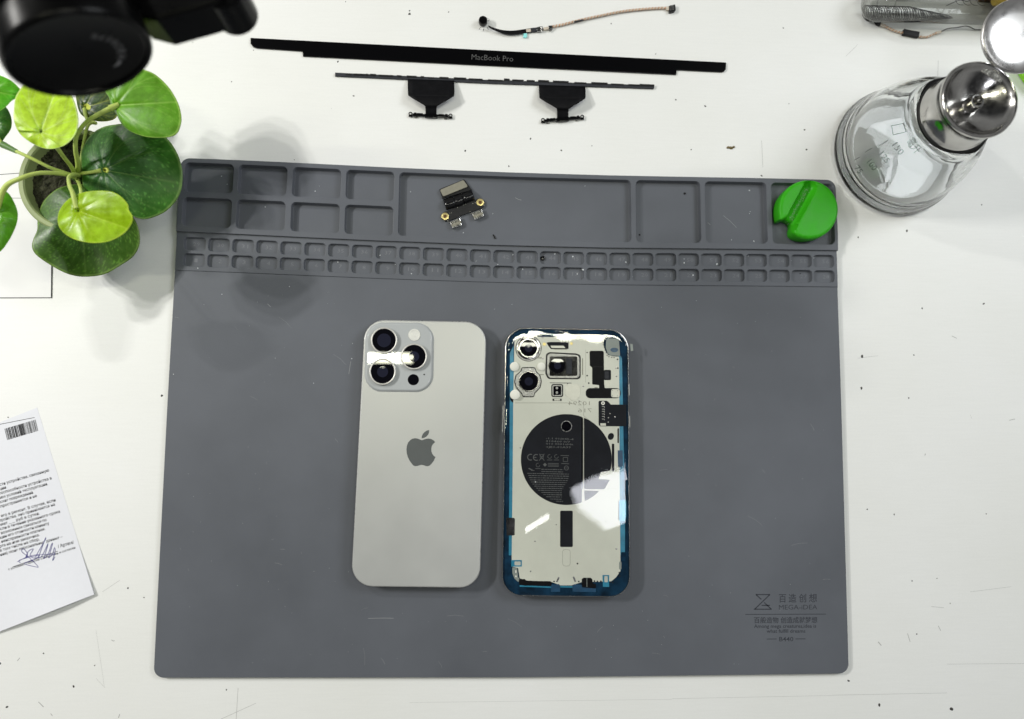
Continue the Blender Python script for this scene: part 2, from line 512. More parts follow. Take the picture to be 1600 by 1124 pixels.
def text_px(mb, s, p0, p1, hpx, z, bold=0.0, flip=False, res=2):
    """Text whose baseline runs from photo point p0 to p1, cap height hpx (photo px), lying at height z."""
    vs, fs = text_shape(s, res, bold)
    d = Vector((p1[0] - p0[0], p1[1] - p0[1])); nrm = Vector((d.y, -d.x)).normalized() * hpx
    out = []
    for u, v in vs:
        if flip: u = 1 - u
        q = Vector(p0) + d * u + nrm * v; out.append(at(q.x, q.y, z))
    if flip: fs = [f[::-1] for f in fs]
    mb.add(out, fs)


def stroke(mb, px, wpx, z, th=.03):
    """A flat line through photo points."""
    for (x0, y0), (x1, y1) in zip(px[:-1], px[1:]):
        d = Vector((x1 - x0, y1 - y0));
        if d.length < 1e-6: continue
        n = Vector((-d.y, d.x)).normalized() * wpx / 2
        q = ccw([tuple(at(a, b, z)[:2]) for a, b in ((x0 + n.x, y0 + n.y), (x1 + n.x, y1 + n.y), (x1 - n.x, y1 - n.y), (x0 - n.x, y0 - n.y))])
        mb.add([(x, y, z) for x, y in q], [(0, 1, 2, 3)])


def blob(mb, x, y, r, z, n=7, el=1.0, rot=0.0, h=.3):
    """A small irregular crumb at a photo point."""
    c = at(x, y, z); k = r / 2.48; ring = []
    for i in range(n):
        a = 2 * PI * i / n; rr = k * random.uniform(.7, 1.2)
        dx, dy = math.cos(a) * rr * el, math.sin(a) * rr
        ring.append(Vector((c.x + dx * math.cos(rot) - dy * math.sin(rot), c.y + dx * math.sin(rot) + dy * math.cos(rot), z)))
    top = [Vector((c.x + (p.x - c.x) * .6, c.y + (p.y - c.y) * .6, z + h)) for p in ring]
    base = loft(mb, [ring, top]); mb.f.append(tuple(base + n + i for i in range(n)))


def interp(tab, x):
    if x <= tab[0][0]:
        (x0, y0), (x1, y1) = tab[0], tab[1]; return y0 + (y1 - y0) * (x - x0) / (x1 - x0)
    for (x0, y0), (x1, y1) in zip(tab[:-1], tab[1:]):
        if x <= x1: return y0 + (y1 - y0) * (x - x0) / (x1 - x0)
    (x0, y0), (x1, y1) = tab[-2], tab[-1]; return y0 + (y1 - y0) * (x - x0) / (x1 - x0)

# ================================================================== the bench
mb = MB(); p = [(-900, -600), (900, -600), (900, 700), (-900, 700)]
prism(mb, p, -22, 0, .5)
bench = mb.build('bench_top', 'bench', None)
bench['kind'] = 'structure'; bench['label'] = 'white laminate bench top with small scuffs'

mb = MB()
for px, wd in (([(60, 1097), (68, 1105)], 1.1), ([(79, 1115), (82, 1119)], .9), ([(345, 1124), (400, 1099)], .5),
               ([(1300, 1086.5), (1480, 1083)], .4), ([(1480, 1038), (1600, 1037)], .4), ([(150, 985), (163, 1073)], .2),
               ([(174, 1000), (177, 1002), (179, 1001)], 1), ([(27, 1033), (31, 1028)], 1), ([(185, 1122), (187, 1116)], 1),
               ([(372, 1075), (369, 1124)], .5), ([(1372, 1003), (1377, 1009)], 1.2), ([(1466, 978), (1470, 986)], .8),
               ([(1418, 990), (1422, 1003)], .8), ([(1577, 657), (1586, 655)], 1), ([(1445, 712), (1446, 709)], 1.2),
               ([(262, 46), (264, 44)], 1.4), ([(300, 66), (302, 67)], 1.2), ([(1024, 86), (1025, 83)], 1.4),
               ([(1487, 525), (1495, 529)], .9), ([(1455, 948), (1475, 950)], .5), ([(1190, 220), (1192, 262)], .5),
               ([(1322, 88), (1340, 70)], .4), ([(1466, 95), (1465, 128)], .5), ([(640, 1098), (1050, 1093)], .25),
               ([(1050, 1092), (1300, 1087)], .3), ([(150, 1060), (164, 1075)], .3), ([(160, 925), (187, 907)], .4),
               ([(1340, 560), (1372, 556)], .4), ([(1516, 925), (1580, 917)], .4)):
    stroke(mb, px, wd, .05)
for i in range(6):
    x, y = random.uniform(0, 1600), random.uniform(0, 1124)
    if 230 < x < 1330 and 240 < y < 1060: continue
    a = random.uniform(0, PI); L = random.uniform(1, 6)
    stroke(mb, [(x, y), (x + L * math.cos(a), y + L * math.sin(a))], random.uniform(.3, .6), .05)
o = mb.build('scuff_marks', 'mark3', bench, origin=(0, 0, 0))

mb = MB()
for x, y, r in ((1537, 475, 1.6), (1347, 557, 2.2), (1346, 607, 1.8), (1420, 622, 1.2), (1441, 482, 1.2), (1428, 555, 1.1),
                (1355, 796, 1.2), (1487, 1108.5, 2.4), (1432.5, 991, 1.3), (1374, 1102, 2), (1326, 1064, 1.7),
                (1464, 904, 1), (1425, 908, 1), (1541, 803, 1), (1397, 804, 1), (253, 618.5, 1.8), (1102, 166, 1.3), (1056, 156, 1.2),
                (955, 37, 1), (877, 235, 1.2), (829, 217, 1.2), (640, 17, 1.2), (640, 22, 1.8), (701, 19, 1), (528, 96.5, 1.2),
                (552.5, 150, 1.3), (727, 236, 1.5), (268, 1021, 1), (200, 919, 1.1), (225, 934, 1), (115, 1073, 1.4),
                (68, 1021, 1.1), (148, 1040, 1), (354, 1078, 1), (11, 1105, 1.5), (0, 1037, 1.5), (1257, 203, 1.2),
                (1260, 234, 1.8), (1224, 44, 1.3), (1341, 371, 1.2), (1417, 361, 1.5), (1534, 320, 1.3), (1190, 275, 1.4),
                (396, 78.5, .8), (540, 3, .8), (925, 228, .9), (1080, 234, .9), (795, 260, 1), (362, 128, .8), (460, 250, .8)):
    blob(mb, x, y, r, .02, el=random.uniform(1, 1.6), rot=random.uniform(0, 3), h=.15)
o = mb.build('dark_specks', 'speck', None); tag(o, 'tiny dark specks of grit scattered over the white bench', 'grit', kind='stuff')

mb = MB()
for x, y, r in ((1138, 231, 2.6), (1142, 231.5, 2.6), (1146, 230, 2.2)): blob(mb, x, y, r, .02, n=9, el=1.3, h=.9)
o = mb.build('crumb', 'crumb'); tag(o, 'small brown crumb on the bench above the square trays', 'crumb')

# ================================================================== the silicone mat
ZM, ZS, ZL = 2.8, 3.3, 4.8
TA = [(280, 246.8), (295, 247), (380, 250.6), (430, 252.8), (560, 259.2), (620, 262.2), (680, 264.8), (800, 269.6), (950, 274), (1050, 276), (1180, 278.2), (1305, 281.3)]
TB = [(276, 361.6), (380, 366.3), (480, 371.2), (580, 375.8), (680, 379.5), (760, 382.8), (860, 385.3), (950, 387.4), (1080, 388.5), (1180, 389.4), (1310, 391.3)]
TCc = [(273, 422.3), (380, 426.3), (480, 430.6), (580, 434.8), (680, 438.4), (760, 440.9), (860, 443.4), (950, 445), (1050, 446), (1180, 446.9), (1310, 448.6)]
TD = [(240, 1059.5), (800, 1059), (1000, 1057), (1280, 1053.7), (1327, 1052.8)]
BANDS = dict(
    L=(TA, TB, [(246, 282.4), (260, 281.5), (340, 276), (362, 274.9)], [(281, 1305.4), (360, 1309.2), (391, 1309.8)]),
    S=(TB, TCc, [(362, 276.3), (423, 273.1)], [(391, 1307.5), (448, 1309.2)]),
    M=(TCc, TD, [(423, 273.2), (600, 263), (640, 260.8), (1030, 241), (1060, 239.6)], [(448, 1308.8), (600, 1313.8), (640, 1315), (1020, 1325.6), (1055, 1326.4)]))


def bp(b, u, v):
    t, bo, l, r = BANDS[b]; y = 300 if b == 'L' else 400 if b == 'S' else 700
    for _ in range(4):
        x = interp(l, y) * (1 - u) + interp(r, y) * u
        y = interp(t, x) * (1 - v) + interp(bo, x) * v
    return x, y


def band_outline(b, rads, n=40):
    c = [bp(b, 0, 0)] + [bp(b, i / n, 0) for i in range(1, n)] + [bp(b, 1, 0)] + [bp(b, 1, i / 12) for i in range(1, 12)]
    c += [bp(b, 1, 1)] + [bp(b, 1 - i / n, 1) for i in range(1, n)] + [bp(b, 0, 1)] + [bp(b, 0, 1 - i / 12) for i in range(1, 12)]
    return c


def clip_corner(poly, r, corners):
    """Round only the given corner points, dropping the subdivision points that fall within the radius."""
    out = []
    rr = []
    for p in poly:
        if any(math.dist(p, c) < 1e-6 for c in corners): out.append(p); rr.append(r)
        elif all(math.dist(p, c) > r * 2.1 for c in corners): out.append(p); rr.append(0)
    return round_poly(out, rr, 8)


mat_root = thing('silicone_mat', 'large grey silicone repair mat with moulded parts trays along its top', 'mat', at(783, 700, 0))


def tray(b, z, zf, pockets, corners, r, rad, name):
    outl = clip_corner(band_outline(b, 0), r, corners) if corners else band_outline(b, 0)
    outl = ccw(W(outl, z)); mb = MB(); holes = []
    for (q, zf_) in pockets:
        w_ = ccw(W(round_poly(q, rad, 5), z)); holes.append(w_)
    bev = .22
    top = inset(outl, bev)
    loft(mb, [[(x, y, 0) for x, y in outl], [(x, y, z - bev) for x, y in outl], [(x, y, z - bev * .3) for x, y in inset(outl, bev * .3)], [(x, y, z) for x, y in top]])
    rims = [inset(h, -.22) for h in holes]
    fill(mb, top, z, rims)
    for h, rm in zip(holes, rims):
        loft(mb, [[(x, y, z) for x, y in rm], [(x, y, z - .07) for x, y in inset(h, -.06)], [(x, y, z - .25) for x, y in h],
                  [(x, y, zf + .35) for x, y in inset(h, .3)], [(x, y, zf + .08) for x, y in inset(h, .42)], [(x, y, zf) for x, y in inset(h, .75)]])
        fill(mb, inset(h, .75), zf)
    return mb.build(name, 'silicone', mat_root, smooth=40)


U0, U1 = 281, 1305.6


def uu(x): return (x - U0) / (U1 - U0)


LP = []
for a, b in ((289, 365), (373, 449), (457.8, 533.6), (541.6, 617)):
    for v0, v1 in ((.06, .455), (.532, .925)):
        LP.append(([bp('L', uu(a), v0), bp('L', uu(b), v0), bp('L', uu(b), v1), bp('L', uu(a), v1)], 0))
for a, b in ((624.6, 986), (993.6, 1094), (1101.4, 1197), (1204.8, 1301)):
    n = 8 if b - a > 200 else 3
    q = [bp('L', uu(a + (b - a) * i / n), .06) for i in range(n + 1)] + [bp('L', uu(b - (b - a) * i / n), .92) for i in range(n + 1)]
    LP.append((q, 0))
tl, tr_ = bp('L', 0, 0), bp('L', 1, 0)
tray('L', ZL, .9, LP, [tl, tr_], 15, 7, 'large_tray_strip')
SP = []; NUM = []
x = 287.6; S0, S1 = 275.3, 1308
for i in range(28):
    x = 287.6 + 37.92 * i - .0601 * i * (i - 1) / 1.0 * .95
    wd = 33.9 - .075 * i
    a, b = (x - S0) / (S1 - S0), (x + wd - S0) / (S1 - S0)
    for k, (v0, v1) in enumerate(((.135, .475), (.555, .885))):
        SP.append(([bp('S', a, v0), bp('S', b, v0), bp('S', b, v1), bp('S', a, v1)], 0))
        NUM.append((str(i + 1 if k else i + 29), bp('S', (a * .42 + b * .58), (v0 + v1) / 2)))
tray('S', ZS, 1.1, SP, None, 0, 5.5, 'small_tray_strip')
mb = MB()
for s, (cx, cy) in NUM:
    w_ = 2.6 * len(s)
    text_px(mb, s, (cx - w_, cy + 3.2), (cx + w_, cy + 3.6), 6, 1.16, res=1)
mb.build('embossed_numbers', mat('embossed_silicone', (.165, .172, .19), .5, spec=.4), mat_root)

ol = band_outline('M', 0)
bl, br = bp('M', 0, 1), bp('M', 1, 1)
ol = ccw(W(clip_corner(ol, 15, [bl, br]), ZM)); mb = MB(); prism(mb, ol, 0, ZM, .3)
mb.build('work_sheet', 'silicone', mat_root, smooth=40)

mb = MB(); z = ZM + .04
for s in ([(1181, 929.3), (1203.4, 929.3)], [(1202.6, 929.6), (1179.4, 952)], [(1177.8, 952.2), (1205.8, 952.2)],
          [(1205, 952), (1194, 941.6)], [(1190, 946.2), (1203, 946.2)], [(1181.4, 929.5), (1189.6, 936.8)]): stroke(mb, s, 1.7, z)
text_px(mb, '百', (1217, 940.4), (1228.4, 940.4), 10.2, z, .008); text_px(mb, '造', (1232.2, 940.4), (1244.4, 940.4), 10.2, z, .008)
text_px(mb, '创', (1248.4, 940.3), (1259.6, 940.3), 10.2, z, .008); text_px(mb, '想', (1264, 940.2), (1276.6, 940.2), 10.2, z, .008)
text_px(mb, 'MEGA-iDEA', (1217, 952.7), (1277, 952.4), 7.4, z, -.002)
stroke(mb, [(1164.5, 960.3), (1290.6, 959.8)], 1.1, z)
text_px(mb, '百般造物', (1178.2, 973.2), (1216.4, 973.2), 7.3, z, .012); text_px(mb, '创造成就梦想', (1219.6, 973.1), (1277.2, 972.8), 7.3, z, .012)
text_px(mb, 'Among mega creatures,idea is', (1178.2, 981.4), (1275.4, 981), 5.6, z, .012)
text_px(mb, 'what fulfill dreams', (1198, 989), (1258.4, 988.8), 5.6, z, .012)
text_px(mb, 'B440', (1217.6, 1002.3), (1239.6, 1002.2), 6.9, z, .008)
stroke(mb, [(1198, 998.8), (1213.6, 998.7)], 1.1, z); stroke(mb, [(1243, 998.6), (1258.6, 998.5)], 1.1, z)
mb.build('printed_logo', 'print_grey', mat_root)

mb = MB()
for x, y, r, z in ((947, 412, 0, 0),):
    pass
DUST = [(492.5, 299, 1.1, .95), (499, 291, .5, .95), (346, 275.5, .9, .95), (355, 288, .8, .95), (309, 419.3, 1.3, ZS), (414.5, 323.5, .9, .95),
        (528, 410, 1.2, 1.2), (594, 399, .9, 1.2), (643, 428, 1, 1.2), (618, 413.5, 1, 1.2), (801.5, 398.5, 1, 1.2), (817, 421, 1.1, 1.2),
        (778, 413.6, .9, ZS), (867, 397, 1.3, 1.2), (895, 401, 1.3, 1.2), (902, 428.5, 1.2, 1.2), (911, 422, 1.6, ZS), (978, 410, 1.3, 1.2),
        (988, 433, 1, 1.2), (1082.6, 430, 1.5, 1.2), (1069, 411, 1.5, 1.2), (1069, 405, .8, 1.2), (1120, 413, 1.6, 1.2), (1169, 400.5, 1, 1.2),
        (1143, 375, 1, .95), (1178, 377, 1.2, .95), (1270.8, 403.5, 1.5, 1.2), (641.5, 300, .8, .95), (724, 364, 1, .95), (770, 334, .7, .95),
        (914, 291, .7, .95), (1171, 298, 1.1, .95), (1172, 331, .7, .95), (1171, 334, .7, .95), (347, 460, .9, ZM), (452, 448, .9, ZM), (549.7, 560.7, 1, ZM),
        (271, 585, .9, ZM), (490, 599, .7, ZM), (1088, 470, .6, ZM), (551, 537, .6, ZM), (800, 476, .6, ZM), (1236, 407.5, .8, 1.2), (430, 560, .6, ZM)]
for x, y, r, z in DUST: blob(mb, x, y, r * .85, z, h=.2, el=random.uniform(1, 1.4), rot=random.uniform(0, 3))
for i in range(150):
    x, y = random.uniform(290, 1290), random.uniform(452, 1040)
    if 545 < x < 990 and 495 < y < 940: continue
    blob(mb, x, y, random.uniform(.2, .42), ZM, n=5, h=.06)
o = mb.build('white_dust_specks', 'whitedust'); tag(o, 'tiny pale dust specks lying on the grey mat and in its trays', 'dust', kind='stuff')
mb = MB()
for px, z in (([(805, 309), (810, 312), (815, 313)], 1), ([(1130, 337), (1140, 345), (1151, 356)], 1), ([(743, 410), (745, 407)], ZS),
              ([(1106, 348), (1110, 352)], 1), ([(575, 966.5), (600, 966), (615, 966.3)], ZM), ([(548, 565), (545, 585)], ZM), ([(418, 475), (423, 480)], ZM)):
    stroke(mb, px, .6, z + .04)
random.seed(21)
for i in range(46):
    x, y = random.uniform(270, 1290), random.uniform(455, 1040); a = random.gauss(.3, .5); L = random.choice((4, 7, 12, 26))
    if 535 < x < 1000 and 490 < y < 945: continue
    stroke(mb, [(x, y), (x + L * .5 * math.cos(a), y + L * .5 * math.sin(a)), (x + L * math.cos(a + .12), y + L * math.sin(a + .12))], random.uniform(.15, .32), ZM + .04)
o = mb.build('pale_fibres', mat('pale_fibre', (.30, .31, .32), .7)); tag(o, 'fine pale hairs and scratches on the grey mat', 'fibres', kind='stuff')

# little loose bits in the trays
mb = MB(); pts = [at(770.5, 367, 1.1), at(772.5, 370, 1.5), at(774, 374.5, 1.3)]
tube(mb, spline(pts, 4), .38, 6); tag(mb.build('wire_offcut', 'blackmatte'), 'short black wire offcut at the bottom rim of the wide tray', 'wire offcut')
c = at(848, 404, 1.1); mb = MB(); lathe(mb, c, [(1.3, 0), (1.45, .2), (1.45, .9), (1.2, 1.1), (.55, 1.1), (.5, .7), (.01, .7)], 20)
rt = mb.build('tiny_screw', 'blackgloss', None, 40); tag(rt, 'tiny black round screw in a small tray of the upper row', 'screw')
c = at(847.9, 403.8, 1.85); mb = MB(); lathe(mb, c, [(.42, 0), (.3, .1), (.01, .15)], 12); mb.build('screw_recess', 'silver', rt)
mb = MB(); blob(mb, 1070, 302.5, 2.2, .95, n=8, el=1, h=.5); tag(mb.build('black_grain', 'blackmatte'), 'small black grain at the top right of the first square tray', 'grain', 'loose dark grains in the trays')
mb = MB(); blob(mb, 999.6, 367, 1.5, .95, n=7, el=1, h=.4); tag(mb.build('black_grain', 'blackmatte'), 'very small black grain at the bottom left of the first square tray', 'grain', 'loose dark grains in the trays')
mb = MB(); blob(mb, 1250.3, 427.8, 1.1, 1.15, n=7, el=1, h=.3); tag(mb.build('black_grain', 'blackmatte'), 'dark grain in the lower small tray, second from the right end', 'grain', 'loose dark grains in the trays')

# ================================================================== left phone: silver back
ZB = 11.0
QL = [(570, 499.3), (760.4, 503), (750, 919.2), (548, 916.6)]
ph = thing('smartphone', 'silver smartphone lying face down with its frosted back and three camera lenses up', 'smartphone', at(655, 710, ZM))


def shrink(q, d):
    return [tuple(p) for p in q]


outl = ccw(W(round_poly(QL, 33, 12), ZB - .3))
mb = MB(); b = .9
loft(mb, [[(x, y, ZM + b) for x, y in outl]][:0] + [[(x, y, ZM) for x, y in inset(outl, b)], [(x, y, ZM + .3) for x, y in inset(outl, .3)], [(x, y, ZM + b) for x, y in outl],
          [(x, y, ZB - .9) for x, y in outl], [(x, y, ZB - .5) for x, y in inset(outl, .08)], [(x, y, ZB - .3) for x, y in inset(outl, .35)]])
fill(mb, inset(outl, .35), ZB - .3)
mb.build('frame', 'phone_side', ph, 40)
g = inset(outl, .3); mb = MB()
loft(mb, [[(x, y, ZB - .6) for x, y in g], [(x, y, ZB - .3) for x, y in g], [(x, y, ZB - .08) for x, y in inset(g, .14)], [(x, y, ZB) for x, y in inset(g, .5)]])
fill(mb, inset(g, .5), ZB); mb.build('back_glass', 'phone_glass', ph, 45)
LG = [(550, 395), (500, 375), (450, 358), (400, 350), (340, 362), (290, 395), (245, 450), (220, 520), (212, 600), (218, 680), (240, 760), (275, 835),
      (320, 900), (360, 948), (400, 966), (450, 962), (500, 945), (545, 937), (590, 945), (640, 963), (680, 968), (720, 952), (765, 910), (810, 850), (850, 765),
      (815, 740), (780, 695), (760, 640), (758, 580), (770, 520), (800, 475), (843, 437), (810, 398), (760, 370), (700, 358), (650, 362), (600, 378)]
LF = [(545, 355), (547, 310), (570, 260), (610, 215), (660, 182), (712, 170), (710, 220), (690, 270), (650, 315), (600, 345)]
mb = MB()
for q in (LG, LF): prism(mb, W([(620 + x / 14.05, 660 + y / 14.05) for x, y in q], ZB + .03), ZB - .1, ZB + .03, 0, bottom=False)
mb.build('back_emblem', 'logo', ph)
# camera plate
ZP = ZB + 1.2
pq = round_poly([(572.2, 504.6), (677, 505.6), (675.2, 611.8), (570.2, 610.8)], 26, 12)
po = ccw(W(pq, ZP)); mb = MB()
loft(mb, [[(x, y, ZB - .2) for x, y in inset(po, -.55)], [(x, y, ZB + .02) for x, y in inset(po, -.5)], [(x, y, ZB + .25) for x, y in inset(po, -.1)], [(x, y, ZB + .7) for x, y in inset(po, .2)],
          [(x, y, ZP - .08) for x, y in inset(po, .6)], [(x, y, ZP) for x, y in inset(po, 1.1)]])
fill(mb, inset(po, 1.1), ZP); plate = mb.build('camera_plate', 'cam_plate', ph, 50)


def phone_lens(cx, cy, rpx, glow):
    c = at(cx, cy, ZP + 2.0); c.z = ZP; s = (H - ZP - 2) / F_PX; r = rpx * s
    mb = MB(); lathe(mb, c, [(r, -.1), (r + .02, 1.6), (r - .1, 1.95), (r - .35, 2.05), (r - .85, 2.03), (r - .95, 1.9), (r - .97, 1.5)], 96)
    ring = mb.build('lens', 'ring_lt', ph, 60)
    mb = MB(); lathe(mb, c, [(r - .95, 1.78), (.001, 1.78)], 64); mb.build('lens_glass', 'lens', ring)
    mb = MB(); lathe(mb, c, [(glow, 1.80), (glow * .6, 1.805), (.001, 1.81)], 48); mb.build('lens_pupil', 'lens_in', ring)


phone_lens(600, 532, 20.6, 4.2); phone_lens(597.7, 581.1, 20.6, 3.3); phone_lens(646.7, 557.3, 20.6, 3.2)
c = at(647.5, 523.7, ZP); mb = MB(); lathe(mb, c, [(3.7, -.1), (3.7, .25), (3.5, .4), (2.9, .42), (2.6, .3), (1.6, .36), (.8, .5), (.01, .52)], 40)
mb.build('flash', mat('flash_diffuser', (.66, .66, .62), .2, spec=.6, bump=.3, bscale=1500), ph, 35)
c = at(645.9, 593.6, ZP); mb = MB(); lathe(mb, c, [(3.4, -.1), (3.4, .06), (.001, .06)], 40); mb.build('depth_sensor', 'lens', ph)
c = at(662.8, 585.5, ZP); mb = MB(); lathe(mb, c, [(.5, -.1), (.5, .05), (.001, .05)], 16); mb.build('microphone_hole', 'blackmatte', ph)

# ================================================================== right phone: opened back under film
ZR = 10.2
rp_ = thing('smartphone', 'opened smartphone showing its pale inner plate, round black coil and bare cameras', 'smartphone', at(885, 723, ZM))
QR = [(789.8, 511.6), (982.2, 515.2), (985.2, 934), (783.8, 931.6)]
outl = ccw(W(round_poly(QR, 32, 12), ZR)); mb = MB()
io = inset(outl, .55)
loft(mb, [[(x, y, ZM) for x, y in inset(outl, .9)], [(x, y, ZM + .3) for x, y in inset(outl, .3)], [(x, y, ZM + .9) for x, y in outl],
          [(x, y, ZR - .5) for x, y in outl], [(x, y, ZR - .1) for x, y in inset(outl, .12)], [(x, y, ZR) for x, y in inset(outl, .3)], [(x, y, ZR) for x, y in io], [(x, y, ZR - 1.2) for x, y in io]])
mb.build('frame', mat('polished_frame', (.42, .42, .41), .2, metal=.9, rvar=.1, vscale=500), rp_, 40)
mb = MB(); fill(mb, io, ZR - .9); mb.build('edge_well', 'navy', rp_)
ZI = ZR - .75


def rp(name, px, dz=0.0, m='coil', r=0, th=.25, bev=.06, parent=None, **k):
    return slab(name, px, ZI + dz - th, ZI + dz, m, parent or rp_, bev, r, **k)


rp('adhesive_strip', [(796.6, 552), (802.5, 540), (802.8, 640), (801.6, 720), (800, 868), (795, 868), (796, 720)], 0, 'cyan')
rp('adhesive_strip', [(966, 552), (972, 560), (974.6, 700), (976.6, 782), (976.6, 868), (969.5, 868), (968, 720)], .02, 'cyan')
inner = [(804, 531), (812, 526), (943, 528.4), (943.4, 540), (946.5, 549), (950.5, 555), (957, 557), (967.5, 557.5), (968, 720), (969.4, 868), (969.4, 893),
         (962, 903), (955, 908.6), (930, 909.6), (912, 909), (893, 915), (876, 915), (860, 909), (824, 907.5), (812, 904), (809.5, 888), (799.5, 885.5), (799.6, 866), (801.2, 720), (802, 620)]
magc = (884.9, 718.3)
pl = rp('inner_plate', inner, .12, 'plate', r=1.5, th=.5)
ZI += .16
# seams, holes and engraved print of the plate
z = ZI - .03
for sp_, sw_ in (([(805, 629.8), (886, 629.8), (900, 632)], .6), ([(912, 629), (912, 650), (925, 660)], .5), ([(915, 546.5), (915, 598)], .4),
                 ([(943, 528), (943.5, 541), (947, 551), (957, 557)], .4), ([(905, 762), (968, 764)], .5)):
    mb = MB(); stroke(mb, sp_, sw_, z); mb.build('seam_line', 'plate_ln', pl)
mb = MB()
for p in ([(879, 862), (879, 881), (880.5, 884), (885, 885), (889.5, 884), (891, 881), (891, 862), (889.5, 859.6), (885, 858.6), (880.5, 859.6), (879, 862)],): stroke(mb, p, .5, z)
mb.build('raised_pill_outline', 'plate_ln', pl)
mb = MB(); text_px(mb, '10294', (888, 633.4), (921.4, 633.4), 6.2, z + .005, -.01, flip=True)
text_px(mb, '716', (903, 644.5), (924.6, 644.5), 6.2, z + .005, -.01, flip=True)
mb.build('engraved_print', 'plate_ln', pl)
def hole(x, y, r):
    mb = MB(); fill(mb, W(circ(x, y, r, 10), z), z + .01); mb.build('small_hole', 'blackmatte', pl)


for x, y in ((1205, 245), (1203, 272), (1212, 302), (1222, 330), (1232, 358), (1243, 385), (1263, 400), (1292, 408), (1318, 410)):
    hole(770 + x / 6.957, 500 + y / 6.957, .95)
for x, y, r in ((1025, 355, 1.1), (1025, 607, 1.3), (1043, 688, 1.3), (1355, 430, 1.3), (1360, 525, 1.2)):
    hole(770 + x / 6.957, 500 + y / 6.957, r)
for x, y, r in ((875, 667, 1.4), (633, 852, 1.2), (888, 852, 1.3), (1050, 848, 1.3), (1080, 850, 1.2), (1117, 850, 1.3), (1172, 850, 1.5), (1210, 862, 1.1), (1238, 862, 1.2), (1307, 760, 1.3), (1310, 797, 1.3),
                (655, 265, .8)):
    hole(770 + x / 6.613, 780 + y / 6.613, r)
rp('corner_plate', [(947.5, 529), (967, 529), (969, 556.4), (953, 556), (949, 551), (946.5, 543)], 0, 'greygun', r=2, th=.2)
c1 = rp('antenna_window', circ(959.8, 547, 6.2, 24, 3.6), .04, 'blue_tab', th=.1, bev=0)
# coil disc with its gap
disc = circ(*magc, 71.0, 96)
cut = [(938.8, 738.2), (954.2, 737), (953, 749.8), (935.2, 749)]
left_part = [p for p in disc if p[0] < 910.6]
# build the disc as two halves either side of the pale line
def halfdisc(x0, x1):
    pts = []
    for i in range(181):
        a = -PI + 2 * PI * i / 180; px_, py_ = magc[0] + 71 * math.cos(a), magc[1] + 71 * math.sin(a)
        if x0 <= px_ <= x1: pts.append((px_, py_))
    return pts


lh = [p for p in halfdisc(0, 910.8)]
lh.sort(key=lambda p: (math.atan2(p[1] - magc[1], p[0] - magc[0]) % (2 * PI)))
coil = thing('charging_coil', None, None, at(magc[0], magc[1], ZI)); coil.parent = rp_; coil.location = (Vector(at(magc[0], magc[1], ZI)) - ORG[rp_.name]) * MM
coil2 = slab('coil_face', lh, ZI - .1, ZI + .04, 'coil', coil, .03)
rh = [p for p in halfdisc(912.6, 2000)]
rh.sort(key=lambda p: math.atan2(p[1] - magc[1], p[0] - magc[0]))
up = [p for p in rh if p[1] < 737]; lo = [p for p in rh if p[1] > 766.8]
slab('coil_face', [(912.6, up[0][1])] + up + [(938.8, 738.2), (935.2, 749), (953, 749.8), (944.5, 764.6), (914.6, 764.6), (912.6, 762.6)], ZI - .1, ZI + .04, 'coil', coil, .03)
slab('coil_face', [(912.6, 766.8)] + lo[:1] + lo[1:] if lo else rect(912, 767, 940, 780), ZI - .1, ZI + .035, 'coil', coil, .03)
mb = MB(); tube(mb, [at(911.7, 655, ZI + .12), at(911.8, 762, ZI + .12), at(912.6, 765, ZI + .12), at(915, 766, ZI + .12), at(940, 766, ZI + .12)], .20, 6)
mb.build('pale_gap_edge', 'plate_lt', coil)
slab('battery_edge', [(908.6, 652), (910.9, 652.8), (910.9, 764), (908.6, 764)], ZI - .1, ZI + .08, 'lens', coil, .02)
slab('battery_edge', rect(894.8, 768, 895.7, 788), ZI - .1, ZI + .06, 'tinygrey', coil, 0)
mb = MB(); c = at(885, 666.3, ZI + .04); lathe(mb, c, [(3.45, 0), (3.4, .25), (3.1, .25), (3.0, .05)], 40); mb.build('sensor_ring', 'darksteel', coil, 40)
mb = MB(); c = at(885, 666.3, ZI + .05); lathe(mb, c, [(2.9, 0), (.001, .01)], 32); mb.build('sensor_centre', 'lens', coil)
# label print on the coil: codes and small print rows, laid out as in the photo
mb = MB(); z = ZI + .05
for s, a, b, h in (('-1.1 01(045-4', (853, 685.2), (896, 688), 2.6), ('310460 0/7', (853, 689.6), (891, 692), 2.6), ('010 0001uHx', (853, 693.8), (896, 696), 2.6), ('+JE1-01A39', (853, 699), (892, 700.6), 2.8)):
    text_px(mb, s, (a[0], a[1] + 1), (b[0], b[1]), h, z, .01, res=1)
for cx, cy, r in ((829, 714.6, 4.6), (838, 715, 4.6)):
    pts = [(cx + r * math.cos(t), cy + r * math.sin(t)) for t in [PI * .35 + i * PI * 1.3 / 12 for i in range(13)]]; stroke(mb, pts, 1.3, z)
stroke(mb, [(834, 715), (838, 715)], 1.1, z)
stroke(mb, [(842.5, 709.5), (850.5, 720)], .8, z); stroke(mb, [(850.5, 709.5), (842.5, 720)], .8, z); stroke(mb, [(843.5, 710.5), (849.5, 710.5), (848.6, 717), (844.4, 717), (843.5, 710.5)], .6, z)
for cx, cy in ((858.8, 713.5), (869.5, 713.5), (840.5, 727)):
    stroke(mb, [(cx + 3 * math.cos(t), cy + 3 * math.sin(t)) for t in [i * PI / 5 for i in range(9)]], .6, z); stroke(mb, [(cx - 4, cy + 5.5), (cx + 4, cy + 5.5)], .7, z)
